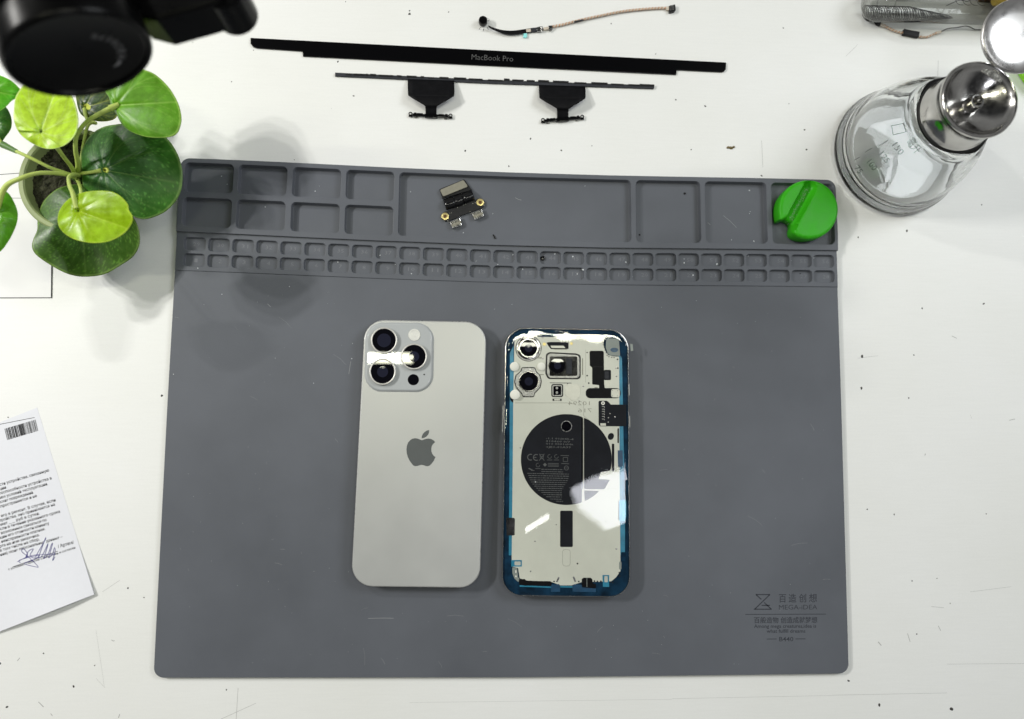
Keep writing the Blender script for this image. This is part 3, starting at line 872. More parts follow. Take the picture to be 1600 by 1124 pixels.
stroke(mb, [(876, 712), (889, 712.4)], .8, z); stroke(mb, [(880, 715), (887, 715), (887, 721.5), (880, 721.5), (880, 715)], .6, z); stroke(mb, [(877, 724.5), (889, 725)], .8, z)
fill(mb, W([(848.5, 726.4), (851.5, 723.6), (854.5, 726.4), (851.5, 729.4)], z), z)
for yy in (724.4, 726.6, 728.6): stroke(mb, [(856, yy), (873, yy + .3)], .7, z)
stroke(mb, [(885 + 3.3 * math.cos(t), 731.5 + 3.3 * math.sin(t)) for t in [i * 2 * PI / 14 for i in range(15)]], .7, z); stroke(mb, [(882, 731.5), (888, 731.5)], .6, z)
stroke(mb, [(826, 732), (832, 735)], 1.6, z); stroke(mb, [(830, 735.5), (835, 735.5)], .8, z)
rows = [(846, 880, 733.5), (846, 880, 737), (824, 889, 739.8), (825.6, 889, 743.2), (827, 888, 746.6), (828, 887, 750), (830, 885, 753.3), (832, 883, 756.6), (835, 880.6, 759.8), (838, 880, 763), (841, 877.4, 766.3), (846, 877.6, 769.7), (849, 878, 773), (853.6, 878, 776.4), (860, 878, 780), (869, 879.6, 783.4)]
for a, b, y in rows:
    x = a
    while x < b:
        L = random.uniform(1.2, 5); L = min(L, b - x)
        stroke(mb, [(x, y + (x - a) * .02), (x + L, y + (x - a + L) * .02)], random.uniform(.8, 1.25), z); x += L + random.uniform(.5, 1.2)
mb.build('label_print', 'tinygrey', coil)
mb = MB(); fill(mb, W(circ(836.6, 753.2, .9, 8), z), z + .01); mb.build('dust_spot', 'whitedust', coil)
# openings, slots and connectors
rp('battery_window', round_poly(rect(875.2, 798.2, 895, 855), 2, 4), .03, 'coil', th=.2)
rp('screw_hole', circ(954.5, 682.2, 4.6, 20, 5.6, .5), .02, 'coil', th=.1, bev=0)
for q in (rect(956, 693.6, 959.8, 736.4), rect(964.8, 669.4, 967.1, 692.6)): rp('slot', round_poly(q, 1, 3), .03, 'coil', th=.1, bev=0)
rp('slot', [(965.2, 704), (972.8, 704), (973.4, 729.6), (965.6, 729.8)], .04, 'blue_tab', th=.1, bev=0)
fl = rp('flex_cable', [(922.5, 548.4), (941.6, 548.4), (943.4, 550), (944, 601), (945, 607), (953, 609), (953.4, 619.5), (951, 621.4), (919.4, 621.4), (917, 618), (917, 610.6), (919.4, 608.6), (936, 608),
                       (936.2, 602), (925.4, 601), (925.2, 574.6), (921.6, 571.4), (921.2, 550)], .06, 'flexblack', r=1.2, th=.25)
rp('flex_crease', rect(925.2, 573, 943.6, 573.7), .075, 'blackmatte', th=.05, bev=0, parent=fl)
rp('connector', round_poly(rect(943.4, 578.2, 954.7, 594.2), 2, 3), .04, 'coil', th=.2)
rp('connector_body', round_poly(rect(945, 580.6, 951.2, 592), 1, 3), .1, 'grey_flex', th=.2)
rp('bracket', round_poly(rect(915.2, 606.6, 969.8, 622.6), 7, 5), .03, 'coil', th=.1, bev=0)
rp('bracket_plate', round_poly(rect(955, 608.2, 968.4, 621.2), 3, 4), .06, 'plate_lt', th=.1)
rp('bracket_plate', round_poly([(947.3, 595.2), (953.6, 595.2), (953.6, 604.6), (947.3, 604.6)], .6, 3), .03, 'plate_lt', th=.1, bev=0)
mb = MB()
for x, y in ((957.3, 610.6), (964.8, 610.8), (957, 618.8), (964.6, 619)): fill(mb, W(circ(x, y, .6, 8), ZI), ZI + .07)
mb.build('bracket_rivets', 'blackmatte', rp_)
bd = rp('dock_board', [(936.4, 626.4), (948, 626.4), (950.5, 628), (954.5, 632.4), (978.6, 632.4), (978.8, 666.4), (937.6, 666.4), (935.4, 664), (935.2, 628)], .05, 'coil', r=1, th=.2)
mb = MB(); c = at(942.2, 630.2, ZI + .06); lathe(mb, c, [(1.15, 0), (1.1, .08), (.5, .08), (.45, 0)], 20); mb.build('pad_ring', 'white', bd)
mb = MB()
for y in (635.5, 639.5, 643, 647, 651, 655):
    stroke(mb, [(940.6, y), (944.4, y), (944.4, y + 1.8)], .8, ZI + .07)
for x, y in ((953, 646.4), (950.6, 653), (950.4, 659.8)): fill(mb, W(circ(x, y, .9, 8), ZI), ZI + .07)
mb.build('solder_pads', 'tinylt', bd)
rp('solder_tab', rect(938, 661.6, 946.6, 665.6), .08, 'plate_lt', th=.1, parent=bd)
# bottom row
rp('speaker_opening', [(810.4, 905.4), (820, 905), (822.6, 908), (860, 908.4), (862.4, 911), (861.6, 915.6), (821, 915.6), (812, 914.6)], .03, 'flexblack', r=.8, th=.2)
rp('speaker_opening', [(909, 905), (912, 903), (923, 903), (925.6, 905.4), (926, 912), (931, 913), (931, 920), (909, 918)], .03, 'flexblack', r=.8, th=.2)
rp('speaker_divider', rect(916.6, 903.4, 917.5, 917.4), .05, 'greygun', th=.1, bev=0)
for q in ([(868.6, 909.5), (872.4, 901.6), (874.6, 902.6), (871, 910)], [(894.6, 901.8), (897, 901), (900.6, 908.8), (898, 910)]): rp('contact_slot', q, .04, 'darksteel', r=.8, th=.15)
for q in ([(861, 913.5), (873.5, 913), (875.4, 915.6), (875.4, 925), (860.8, 925.4)], [(894.6, 915.4), (896.6, 913.2), (931, 916), (931, 925.6), (894.4, 925)]): rp('adhesive_tab', q, .02, 'blue_tab', r=.8, th=.2)
for q in ([(812, 914.6), (861, 916.8), (861, 918.8), (812, 917)], [(875.6, 915.6), (894.4, 915.8), (894.4, 918.4), (875.6, 918.2)]): rp('adhesive_edge', q, .03, 'cyan', th=.1, bev=0)
k = rp('adhesive_tab', round_poly(rect(798.8, 875.4, 815.4, 885.6), .8, 3), .05, 'cyan', th=.2); rp('tab_window', round_poly(rect(804, 877.6, 813.4, 883.6), 1, 3), .07, 'plate_lt', th=.1, bev=0, parent=k)
k = rp('adhesive_tab', [(941.4, 898.8), (951.8, 898.8), (951.8, 917.4), (942, 917.4)], .05, 'cyan', th=.2); rp('tab_window', round_poly(rect(944.4, 900.4, 949.6, 910), 1, 3), .07, 'plate_lt', th=.1, bev=0, parent=k)
rp('adhesive_tab', round_poly([(967.6, 782), (978.4, 782), (978.4, 807), (976.6, 814.6), (967.8, 814.6)], 1.4, 4), .06, 'tabcyan', th=.2)
rp('side_clip', round_poly([(790.4, 809), (803.6, 809.4), (804.6, 812), (804.2, 837), (791.6, 837)], 2, 4), -.02, 'blackgloss', th=.2)
rp('side_clip', round_poly([(966, 783), (969, 783), (969, 815), (966, 812)], 1, 3), .02, 'blackgloss', th=.2)
rp('side_clip', round_poly([(970.4, 863), (977.6, 863), (977.6, 876.6), (970.4, 876.6)], 1.4, 4), .0, 'navy', th=.2)
rp('side_clip', round_poly([(967.4, 878), (971, 878), (971, 890), (967.4, 890)], 1, 4), .02, 'greygun', th=.2)
rp('corner_piece', [(800.4, 886.6), (808, 888), (809.6, 902), (812, 905.4), (810, 910), (803.6, 904), (800.6, 896)], .0, 'greygun', r=1, th=.2)
for q in (rect(805.2, 891.4, 807, 895.4), rect(805.2, 899.6, 807.2, 902)): rp('corner_slot', q, .04, 'white', th=.1, bev=0)
# cameras


def bare_lens(cx, cy, rpx, rin, h, m_out='silver'):
    c = at(cx, cy, ZI); s = (H - ZI) / F_PX; r, q = rpx * s, rin * s
    mb = MB(); lathe(mb, c, [(r, -.2), (r, h * .4), (r - .25, h * .55), (q + .6, h * .6), (q + .35, h), (q, h), (q - .1, h * .6)], 64)
    ring = mb.build('camera_module', m_out, rp_, 35)
    mb = MB(); lathe(mb, c, [(q - .05, h * .75), (q * .7, h * .8), (.001, h * .85)], 48); mb.build('lens_glass', 'lens', ring, 60)
    mb = MB(); lathe(mb, c, [(q * .45, h * .86), (.001, h * .88)], 32); mb.build('lens_pupil', 'lens_in', ring)
    return ring


rp('camera_gasket', circ(825.8, 544.6, 20.5, 48), .02, 'rubber', th=.2, bev=0)
rp('camera_bracket', circ(825.8, 544.6, 19.4, 48), .05, 'darksteel', th=.2, bev=0)
bare_lens(825.8, 544.3, 18.4, 13.6, .9, 'steel')
oct_ = [(815.6, 573.8), (836, 573.8), (838, 580), (844.5, 587), (846.6, 596), (844.6, 606), (836, 615), (834, 621), (817, 621), (815, 616), (806, 606.6), (803.2, 597), (805.4, 586.6), (813, 580)]
rp('camera_gasket', oct_, .03, 'rubber', r=3, th=.2, bev=0)
rp('camera_bracket', [(825.8 + (x - 825.8) * .93, 597 + (y - 597) * .94) for x, y in oct_], .06, 'darksteel', r=3, th=.2)
bare_lens(826.1, 596.3, 16.0, 14.6, 1.0, 'steel')
rp('camera_gasket', round_poly([(853, 553), (859, 550.4), (900, 552.4), (907.4, 555), (907.4, 590.6), (903, 593), (856, 592.6), (852, 584)], 6, 5), .03, 'rubber', th=.2, bev=0)
rp('camera_bracket', round_poly([(855.4, 555), (860, 552.4), (899, 554.6), (905.4, 557), (905.4, 588.6), (901, 591), (858, 590.6), (854.6, 583)], 5, 5), .05, 'ring_steel', th=.2)
rp('camera_body', round_poly(rect(858.8, 557.2, 902, 587.6), 2, 4), .2, 'blackgloss', th=.4)
rp('camera_side_plate', round_poly(rect(884.4, 560, 893.6, 584.6), 1, 4), .3, 'grey_flex', th=.3)
bare_lens(870.8, 572, 13.8, 12.2, 1.1, 'blackgloss')
k = rp('sensor_frame', round_poly(rect(861.4, 600.2, 880, 620.8), 3.4, 5), .04, 'blackmatte', th=.2)
rp('sensor_rim', round_poly(rect(863, 601.8, 878.4, 619.2), 2.2, 5), .07, 'ring_steel', th=.2, parent=k); rp('sensor_face', round_poly(rect(864.6, 603.4, 876.8, 617.6), 1, 4), .1, 'lens', th=.2, parent=k)
mb = MB()
for y in (606.6, 613.6): c = at(870.2, y, ZI + .11); lathe(mb, c, [(.75, 0), (.7, .08), (.3, .08), (.2, .02)], 16)
mb.build('sensor_dots', 'tinylt', k)
k = rp('grille', rect(863.4, 623.2, 877.6, 626.6), .04, 'blackmatte', th=.15, bev=0); rp('grille_face', rect(866, 623.8, 875.2, 626), .06, 'plate_lt', th=.1, bev=0, parent=k)
rp('shield', [(882.6, 602), (885, 600.4), (904, 600.4), (906.4, 603), (906.4, 620), (900, 626), (893, 626.4), (889, 621.6), (883, 618)], .1, 'plate_lt', r=2, th=.3, bev=.1)
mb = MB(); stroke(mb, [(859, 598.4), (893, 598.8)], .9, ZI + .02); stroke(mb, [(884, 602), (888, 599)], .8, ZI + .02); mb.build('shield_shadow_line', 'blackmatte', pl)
k = rp('flash_slot', [(853.6, 535.4), (860, 534.6), (888.4, 534.6), (888.4, 545.4), (861, 545.8), (857, 541)], .03, 'coil', r=.8, th=.2)
rp('flash_strip', [(860, 540.4), (880.4, 540.4), (883.4, 544), (862, 544)], .06, 'plate_lt', th=.1, parent=k, bev=0)
for x, y, r in ((850.6, 538, 2.6), (892.8, 537, 2.4)):
    c = at(x, y, ZI); mb = MB(); lathe(mb, c, [(r * .4, 0), (r * .38, .2), (.01, .25)], 16); mb.build('screw', 'gold', rp_)
for x, y, r, h in ((803.8, 573, 7.1, 1.0), (845.9, 573, 6.4, 1.0), (804.6, 616.9, 7.6, 2.0)):
    c = at(x, y, ZI + h); c.z = ZI; r *= .395; mb = MB(); lathe(mb, c, [(r, 0), (r, h - .1), (r - .12, h), (.001, h)], 36); mb.build('foam_spacer', 'white', rp_, 40)
for x, y, r in ((848, 527.5, 1.5), (917, 531, 1.5), (963, 575, 1.6), (963, 588, 1.3), (848.5, 560, 1.8), (911.4, 603.4, 1.4), (961, 651.5, 1.2), (813, 700, 1.0), (946, 815, 1.1), (963, 858, 1.3), (836, 846, 1.0), (829, 893, 1.1), (905, 626.8, 1.0)):
    c = at(x, y, ZI); mb = MB(); lathe(mb, c, [(r * .4, 0), (r * .38, .1), (r * .15, .12), (.01, .05)], 12); mb.build('screw', 'darksteel', rp_)
for q in (rect(866, 545.4, 886, 546.6), rect(838, 558.6, 848, 560.2), rect(838, 585, 850, 586.2), rect(909.5, 560, 911, 586), rect(929, 605.2, 934, 606.4)):
    rp('trim_line', q, .03, 'plate_ln', th=.08, bev=0)
rp('recess', circ(805.4, 622, 8.4, 24), -.08, 'coil', th=.1, bev=0)
rp('side_button', [(785.6, 634), (787.4, 634), (785.8, 676), (784.2, 676)], .2, 'darksteel', th=2, bev=0)
mb = MB()
for q in ([(982.9, 600), (983.5, 618)], [(983.8, 650), (984.2, 668)]): stroke(mb, q, .9, ZR + .02)
mb.build('antenna_breaks', 'tinylt', rp_)
# clear film over the whole back, slightly wavy
fo = inset(outl, .35); mb = MB()
xs = [p[0] for p in fo]; ys = [p[1] for p in fo]; vs = [Vector(p) for p in fo]
ed = [(i, (i + 1) % len(vs)) for i in range(len(vs))]; nn = len(vs); fov = [Vector(p) for p in inset(fo, .8)]
X = min(xs)
while X < max(xs):
    Y = min(ys)
    while Y < max(ys):
        if inside((X, Y), fov): vs.append(Vector((X, Y)))
        Y += 1.6
    X += 1.6
rv, _, rf, _, _, _ = delaunay_2d_cdt(vs, ed, [], 0, 1e-6)
c0 = at(885, 723, 0)


def film_z(x, y):
    edge = min((math.hypot(x - q[0], y - q[1]) for q in fo[::2]))
    top = max(0, (y - (c0.y + 62)) / 20)
    rt = max(0, x - (c0.x + 8)) / 30
    return ZR + .80 + .003 * max(0, y - (c0.y + 50)) + .09 * rt * rt * math.sin(y * .08 + .6) + .10 * math.sin(x * .11) * math.cos(y * .05) + .05 * top * math.sin(x * .30) * min(1, edge / 3) - .85 * max(0, 1 - edge / 2.2) ** 2


mb.add([(p.x, p.y, film_z(p.x, p.y)) for p in rv], [tuple(f) for f in rf])
mb.build('protective_film', 'film', rp_, 180)
q = [(984.6, 537.4), (988.4, 538), (989.6, 548), (985.8, 549.2)]
slab('film_tab', q, ZR - .2, ZR, 'greygun', rp_, .03)

# ================================================================== parts at the top of the bench
bar = [(391.3, 59.3), (770, 79), (1134.6, 97.8), (1134.2, 108.5), (1131.5, 111.8), (1128, 112.8), (1057.4, 109.4), (1056.6, 116.8), (770, 103), (473.4, 88), (472.6, 80.2), (401, 75.2), (395, 73), (391.4, 68.5)]
g = slab('screen_lower_bezel', bar, 0, 1.1, 'blackglass', None, .12)
tag(g, 'long black glass bezel strip with small grey lettering in its middle', 'glass strip')
mb = MB(); text_px(mb, 'MacBook Pro', (736.8, 93.2), (801.6, 96.4), 8.6, 1.12, -.012); mb.build('lettering', mat('grey_lettering', (.10, .10, .10), .5), g)

st = thing('display_cable_strip', 'thin black cable strip with two wide black flex tails on the bench', 'cable strip', at(772, 128, 0))
slab('strip', [(523.6, 113.6), (770, 125.2), (1022.4, 133.4), (1022, 138.6), (770, 130.6), (523.4, 119)], 0, 1.3, 'grey_flex', st, .1)
mb = MB(); random.seed(3)
x = 540
while x < 1015:
    L = random.uniform(4, 26); y = 113.6 + (x - 523.6) * .0404 + (1.2 if x < 770 else 0)
    hh = random.uniform(.2, 1.6)
    prism(mb, W([(x, y - hh), (x + L, y - hh + L * .042), (x + L, y + 2 + L * .042), (x, y + 2)], 1.5), .2, 1.5, .03); x += L + random.uniform(.5, 9)
mb.build('solder_bumps', 'blackmatte', st)


def flex_tail(x0, x1, yt, x2, ym, xn0, xn1, yb, cx0, cx1, cy0, cy1):
    """wide flex that arches up, with the plug bar at its end"""
    ctr = (x0 + x1) / 2
    L = [(x0, yt), (x0 + .6, ym - 3), (x0 + 3.6, ym + 2.4), (xn0 - 3, ym + 15.4), (xn0 - .4, ym + 18.6), (xn0, yb)]
    Rr = [(x1, yt + 2.5), (x1 + .3, ym - 1.5), (x1 - 3.2, ym + 3.6), (xn1 + 3, ym + 16), (xn1 + .4, ym + 19), (xn1, yb)]
    L = spline([(a, b, 0) for a, b in L], 4); Rr = spline([(a, b, 0) for a, b in Rr], 4); n = len(L); mb = MB(); rows = []
    for i in range(n):
        t = i / (n - 1); z = 1.0 + 5.2 * math.sin(PI * min(1, t * 1.02)) ** .8
        row = []
        for j in range(9):
            s = j / 8; row.append(at(L[i].x * (1 - s) + Rr[i].x * s, L[i].y * (1 - s) + Rr[i].y * s, z))
        rows.append(row)
    loft(mb, rows, close=False)
    o = mb.build('flex_tail', 'flexblack', st, 180)
    md = o.modifiers.new('thick', 'SOLIDIFY'); md.thickness = .2 * MM
    # plug bar
    mb = MB(); d = (cy1 - cy0) / (cx1 - cx0)

    def q(a, b, top, bot): return [(a, cy0 + (a - cx0) * d + top), (b, cy0 + (b - cx0) * d + top), (b, cy0 + (b - cx0) * d + bot), (a, cy0 + (a - cx0) * d + bot)]
    prism(mb, W(q(cx0 + 5, cx1 - 5, -1.4, 2.2), 2), 1.0, 2, .1); prism(mb, W(q(xn0 - 1, xn1 + 1.4, -2, 3.6), 2.3), .8, 2.3, .1)
    for a in (cx0 + 7.4, cx1 - 10.6):
        prism(mb, W(q(a, a + 4, -3, 0), 1.8), .9, 1.8, .05)
    for a in (cx0 + 12, cx1 - 21): prism(mb, W(q(a, a + 9, -2.5, 0), 1.7), .9, 1.7, .05)
    p = mb.build('plug', 'blackgloss', st, 40)
    for a in (cx0 + 8, cx1 - 12): slab('plug_foot', q(a, a + 4.6, 2.4, 5.2), 0, .9, 'darksteel', p, .05)
    for a in (cx0 + 2, cx1 - 2):
        y = cy0 + (a - cx0) * d; c = at(a, y - .4, .9)
        mb = MB(); lathe(mb, c, [(1.25, 0), (1.25, .5), (.72, .5), (.72, 0), (1.25, 0)], 20)
        prism(mb, W([(a - 3, y + 1.2), (a + 3, y + 1.2 + 3 * d), (a + 3, y + 4), (a - 3, y + 3.8)], 1.4), .9, 1.4, .05); mb.build('plug_eyelet', 'blackgloss', p)


flex_tail(637, 709.6, 123.6, 0, 149, 665, 682, 180, 639.5, 706, 178.6, 181.6)
flex_tail(842, 914.4, 133.2, 0, 153, 870.4, 888, 186, 846.4, 911.6, 188.6, 183)

# --- camera lead with braided cable
cl = thing('camera_lead', 'thin camera lead with a round black tip and copper braided cable', 'cable', at(900, 40, 0))


def braid(mb_a, mb_b, pts, r, turns_mm=2.2, n=12):
    P = spline(pts, n); d = 0; A, B, C_ = [], [], []
    for i, p in enumerate(P):
        if i: d += (P[i] - P[i - 1]).length
        t = (P[min(i + 1, len(P) - 1)] - P[max(i - 1, 0)]).normalized(); s = t.cross(Vector((0, 0, 1))).normalized(); u = s.cross(t)
        ph_ = 2 * PI * d / turns_mm
        for lst, k in ((A, 0), (B, 2 * PI / 3), (C_, 4 * PI / 3)): lst.append(p + (s * math.cos(ph_ + k) + u * math.sin(ph_ + k)) * r * .55)
    tube(mb_a, A, r * .62, 6); tube(mb_b, B, r * .62, 6); tube(mb_b, C_, r * .62, 6)


a, b = MB(), MB()
braid(a, b, [at(863, 42, 1), at(880, 38.6, 1), at(905, 32, 1.2), at(935, 25.5, 1.3), at(970, 18.5, 1.3), at(1000, 15, 1.2), at(1030, 13, 1.1), at(1043, 13, 1)], .78, n=26)
a.build('braided_cable', 'copper', cl, 60); b.build('braided_cable', 'braid', cl, 60)
mb = MB(); pts = [(750, 0)]
P = spline([at(763, 41, 3.0), at(772, 45.6, 2.6), at(786, 50, 2.2), at(800, 51.4, 1.8), at(816, 49.6, 1.4), at(830, 47.4, 1.2), at(842, 46, 1.1)], 6)
wid = [1.0 + 2.2 * min(1, i / 16) for i in range(len(P))]; rows = []
for i, p in enumerate(P):
    t = (P[min(i + 1, len(P) - 1)] - P[max(i - 1, 0)]).normalized(); s = t.cross(Vector((0, 0, 1))).normalized()
    hw = wid[i] * .5 * 0.9; rows.append([p + s * hw, p + s * hw * .6 + Vector((0, 0, .25)), p - s * hw * .6 + Vector((0, 0, .25)), p - s * hw, p - s * hw * .6 - Vector((0, 0, .25)), p + s * hw * .6 - Vector((0, 0, .25))])
loft(mb, rows); mb.build('flat_flex', 'flexblack', cl, 50)
c = at(754.6, 37.5, 0); mb = MB(); lathe(mb, c, [(2.2, 1.0), (2.7, 1.2), (2.85, 1.8), (2.85, 4.4), (2.6, 4.9), (1.6, 5.0), (.001, 5.0)], 28, cap0=True)
mb2 = MB(); tip = mb.build('camera_tip', 'blackgloss', cl, 40)
for (x0, y0), (x1, y1) in (((751, 43), (748.5, 46)), ((756, 45), (755, 48.5)), ((761.5, 43), (763, 46.6)), ((759.6, 30), (761, 28)), ((762.6, 33), (764.4, 31))):
    tube(mb2, [at(x0, y0, 2.5), at(x1, y1, .3)], .18, 5)
mb2.build('tip_pins', 'wire', tip)
slab('connector_block', [(838.5, 42.6), (847.6, 41), (848.4, 47.8), (839.4, 49.4)], .2, 2.0, 'darksteel', cl, .12)
slab('connector_latch', [(845, 41.6), (847.2, 41.2), (848, 48.4), (845.8, 48.8)], 1.0, 2.15, 'silver', cl, .08)
slab('flex_stiffener', [(829.6, 44.6), (838.6, 43), (839.4, 49), (830.4, 50.4)], .6, 1.5, 'grey_flex', cl, .08)
slab('flex_marking', [(822, 46), (829, 45), (829.6, 49.6), (822.6, 50.6)], 1.45, 1.62, 'braid', cl, .02)
slab('teal_pull_tab', [(818.6, 51), (822.6, 49.6), (823.8, 57), (821.4, 59.4), (817.4, 58.2)], .5, 1.3, 'teal_tab', cl, .15, r=1)
slab('solder_clip', [(849, 43), (863, 40.6), (863.8, 45), (849.8, 47)], .3, 1.4, 'braid', cl, .1)
slab('cable_clamp', [(856.6, 40.4), (863, 39.6), (864, 45), (857.6, 45.6)], .6, 2.0, 'darksteel', cl, .15, r=1)
mb = MB(); c = at(859.6, 47.6, .6); lathe(mb, c, [(1.05, 0), (1.05, .5), (.6, .5), (.6, 0)], 18); mb.build('clamp_eyelet', 'silver', cl)
slab('cable_sleeve', [(897, 33.2), (911.6, 29.6), (912, 31.6), (897.6, 35.4)], 1.4, 2.0, 'grey_flex', cl, .05)
slab('plug', [(1045.6, 9.2), (1055, 7), (1056, 15.6), (1053.6, 18), (1046, 19.4)], .3, 2.2, 'blackmatte', cl, .1)
slab('plug_contacts', [(1047, 8.6), (1052.4, 8.4), (1053, 15), (1047.6, 16.2)], 1.6, 2.5, 'silver', cl, .1)
slab('plug_collar', [(1041, 10.4), (1046, 9.6), (1046.6, 15.6), (1041.6, 15.8)], .4, 1.8, 'braid', cl, .1)

# --- second cable beside the tube
c2 = thing('braided_lead', 'short copper braided lead with a black sleeve beside the clear tube', 'cable', at(1430, 50, 0))
a, b = MB(), MB()
braid(a, b, [at(1381, 39.6, 1.2), at(1392, 46, 1.2), at(1405, 50.6, 1.1), at(1420, 52.6, 1), at(1436, 57.4, 1), at(1448, 58, 1), at(1456, 55, 1.2), at(1463, 51.6, 1.4)], .68, n=22)
a.build('braided_cable', 'copper', c2, 60); b.build('braided_cable', 'braid', c2, 60)
slab('sleeve', [(1413.6, 44.8), (1416, 45.8), (1437.6, 49.6), (1436, 58), (1411.8, 53.4)], .2, 2.6, 'blackmatte', c2, .3)
slab('black_tip', [(1368, 33), (1379, 33), (1377, 36), (1375.4, 40), (1370.6, 37.6)], .2, 2, 'blackmatte', c2, .2)
slab('ferrule', [(1377, 36), (1384, 38.6), (1382, 42), (1375.6, 38.6)], .4, 1.9, 'braid', c2, .1)
slab('wire_joint', [(1462.8, 49.6), (1470.6, 47.6), (1471.6, 51), (1463.6, 53)], .5, 2, 'braid', c2, .1)
mb = MB(); tube(mb, spline([at(1471, 49, 1.2), at(1482, 44.6, 2), at(1494, 43.6, 2), at(1508, 41, 2.4), at(1516, 42.6, 2), at(1524, 46.4, 1), at(1540, 46.6, .8)], 6), .32, 6)
mb.build('bare_wire', 'wire', c2, 60)

# --- clear plastic tube with a coil of wire
Rt = 12.5
tA, tB = at(1352, 2, Rt), at(1640, 10, Rt)
ax = (tB - tA).normalized(); tA = tA + ax * Rt * .8
prof = [(.001, -Rt * .86), (Rt * .45, -Rt * .80), (Rt * .75, -Rt * .6), (Rt * .93, -Rt * .32), (Rt, 0), (Rt, 150)]
tb = thing('clear_tube', 'clear plastic tube lying on its side at the top right', 'tube', (tA.x, tA.y, 0))
mb = MB(); lathe(mb, tA, prof, 48, ax); mb.build('tube_wall', 'tube', tb, 60)
mb = MB(); lathe(mb, tA + ax * 4, [(Rt - .8, 0), (Rt - .6, .5), (Rt - .6, 1.2)], 48, ax); mb.build('tube_rim', 'tube', tb, 60)
mb = MB(); c = tA + ax * 78; lathe(mb, c + Vector((0, 3, 2)), [(.01, 0), (4, .3), (4.6, 1), (4.8, 9), (9, 10), (10, 12), (10, 40)], 32, ax); mb.build('amber_plug', 'amber', tb, 40)
# wire coil: stacked slanted loops thinning out to the right
mb = MB(); pts = []; n = 40
s = ax.cross(Vector((0, 0, 1))).normalized()
for i in range(n * 14):
    t = i / (n * 14); a_ = 2 * PI * i / 14
    L = -6 + 60 * t ** 1.15; rr = (4.9 if t < .55 else 4.9 * (1 - (t - .55) / .45 * .8)); ex = 1 if t < .55 else 1 + 2.2 * (t - .55)
    ctr = tA + ax * L + s * 4.6 * (1 - .9 * max(0, t - .55)) + Vector((0, 0, -Rt + 1.2 + rr))
    pts.append(ctr + s * rr * math.cos(a_) + Vector((0, 0, 1)) * rr * math.sin(a_) + ax * (2.2 * math.cos(a_) * ex + .3 * math.sin(i * .11)))
tube(mb, pts, .21, 5)
o = mb.build('wire_coil', 'wire'); tag(o, 'tight coil of dark thin wire inside the clear tube', 'wire coil')
mb = MB(); tube(mb, spline([tA + ax * 50 + Vector((0, 2, -6)), tA + ax * 58 + Vector((0, 5, -4)), tA + ax * 62 + Vector((0, 3, -2)), tA + ax * 66 + Vector((0, 6, -3)), tA + ax * 70 + Vector((0, 4, -1)), tA + ax * 80 + Vector((0, 4, 0))], 6), .2, 5)
for k in range(4):
    c = tA + ax * (56 + 5 * k) + Vector((0, 4, -3)); tube(mb, [c + Vector((3 * math.cos(t) + t * .5, 3 * math.sin(t), 0)) for t in [i * PI / 8 for i in range(14)]], .16, 5)
o = mb.build('loose_wire', 'wire'); tag(o, 'loose curly wire end near the amber plug of the tube', 'wire')
# dark grey disc resting behind the tube
c = at(1404, -52, 0); mb = MB(); lathe(mb, c, [(23, 0), (24, .6), (24, 5), (23, 6), (20, 6.2), (.01, 6.2)], 64, cap0=True)
o = mb.build('round_lid', 'greydisc', None, 40); tag(o, 'dark grey round lid behind the clear tube, cut by the frame', 'lid')
o = slab('amber_case', [(1556, -40), (1556, 9), (1640, 14), (1640, -40)], 0, 16, 'brown', None, 1.0); o.location.y += .012; tag(o, 'dark amber plastic case behind the tube in the top right corner', 'case')

# --- lime dish at the right edge
c = at(1648, 92, 0); mb = MB(); lathe(mb, c, [(27, 0), (30.5, 1), (31.5, 7), (31.2, 7.8), (29.6, 8), (28.6, 7.2), (27, 2), (.01, 1.6)], 72, cap0=True)
o = mb.build('lime_dish', 'lime', None, 40); tag(o, 'lime green plastic dish behind the bottle at the right edge', 'dish')

# ================================================================== green knob in the right tray
def seg_d(p, a, b):
    ab = b - a; t = max(0, min(1, (p - a).dot(ab) / ab.dot(ab))); return (p - a - ab * t).length


ZK0, ZK = .95, 12.5
top_px = []
for i in range(61):                                   # the round part, from left of the notch over the top to below it
    a = math.radians(163 + (432 - 163) * i / 60)
    top_px.append((1264.2 + 46.6 * math.cos(a), 327.2 + 46.4 * math.sin(a)))
top_px = top_px + [(1263, 373.2), (1254, 372), (1246, 368.6), (1241.4, 364), (1240.6, 357.4), (1242, 350), (1240, 344.6), (1235, 341.6), (1230, 340.2), (1226, 342.2), (1222, 343.4), (1218.4, 342.4)]
kt = ccw(W(top_px, ZK)); kt = kt
vs = [Vector(p) for p in kt]; nB = len(vs); ed = [(i, (i + 1) % nB) for i in range(nB)]
for d in (.35, .8, 1.4, 2.1):
    for p in inset(kt, d):
        if inside(p, kt) and min(math.hypot(p[0] - q[0], p[1] - q[1]) for q in kt) > d * .8: vs.append(Vector(p))
X = min(p[0] for p in kt)
while X < max(p[0] for p in kt):
    Y = min(p[1] for p in kt)
    while Y < max(p[1] for p in kt):
        if inside((X, Y), kt) and min(math.hypot(X - q[0], Y - q[1]) for q in kt) > 2.4: vs.append(Vector((X, Y)))
        Y += .6
    X += .6
rv, _, rf, _, _, _ = delaunay_2d_cdt(vs, ed, [], 0, 1e-6)
ga, gb = at(1266.5, 292, ZK).to_2d(), at(1234, 352, ZK).to_2d()


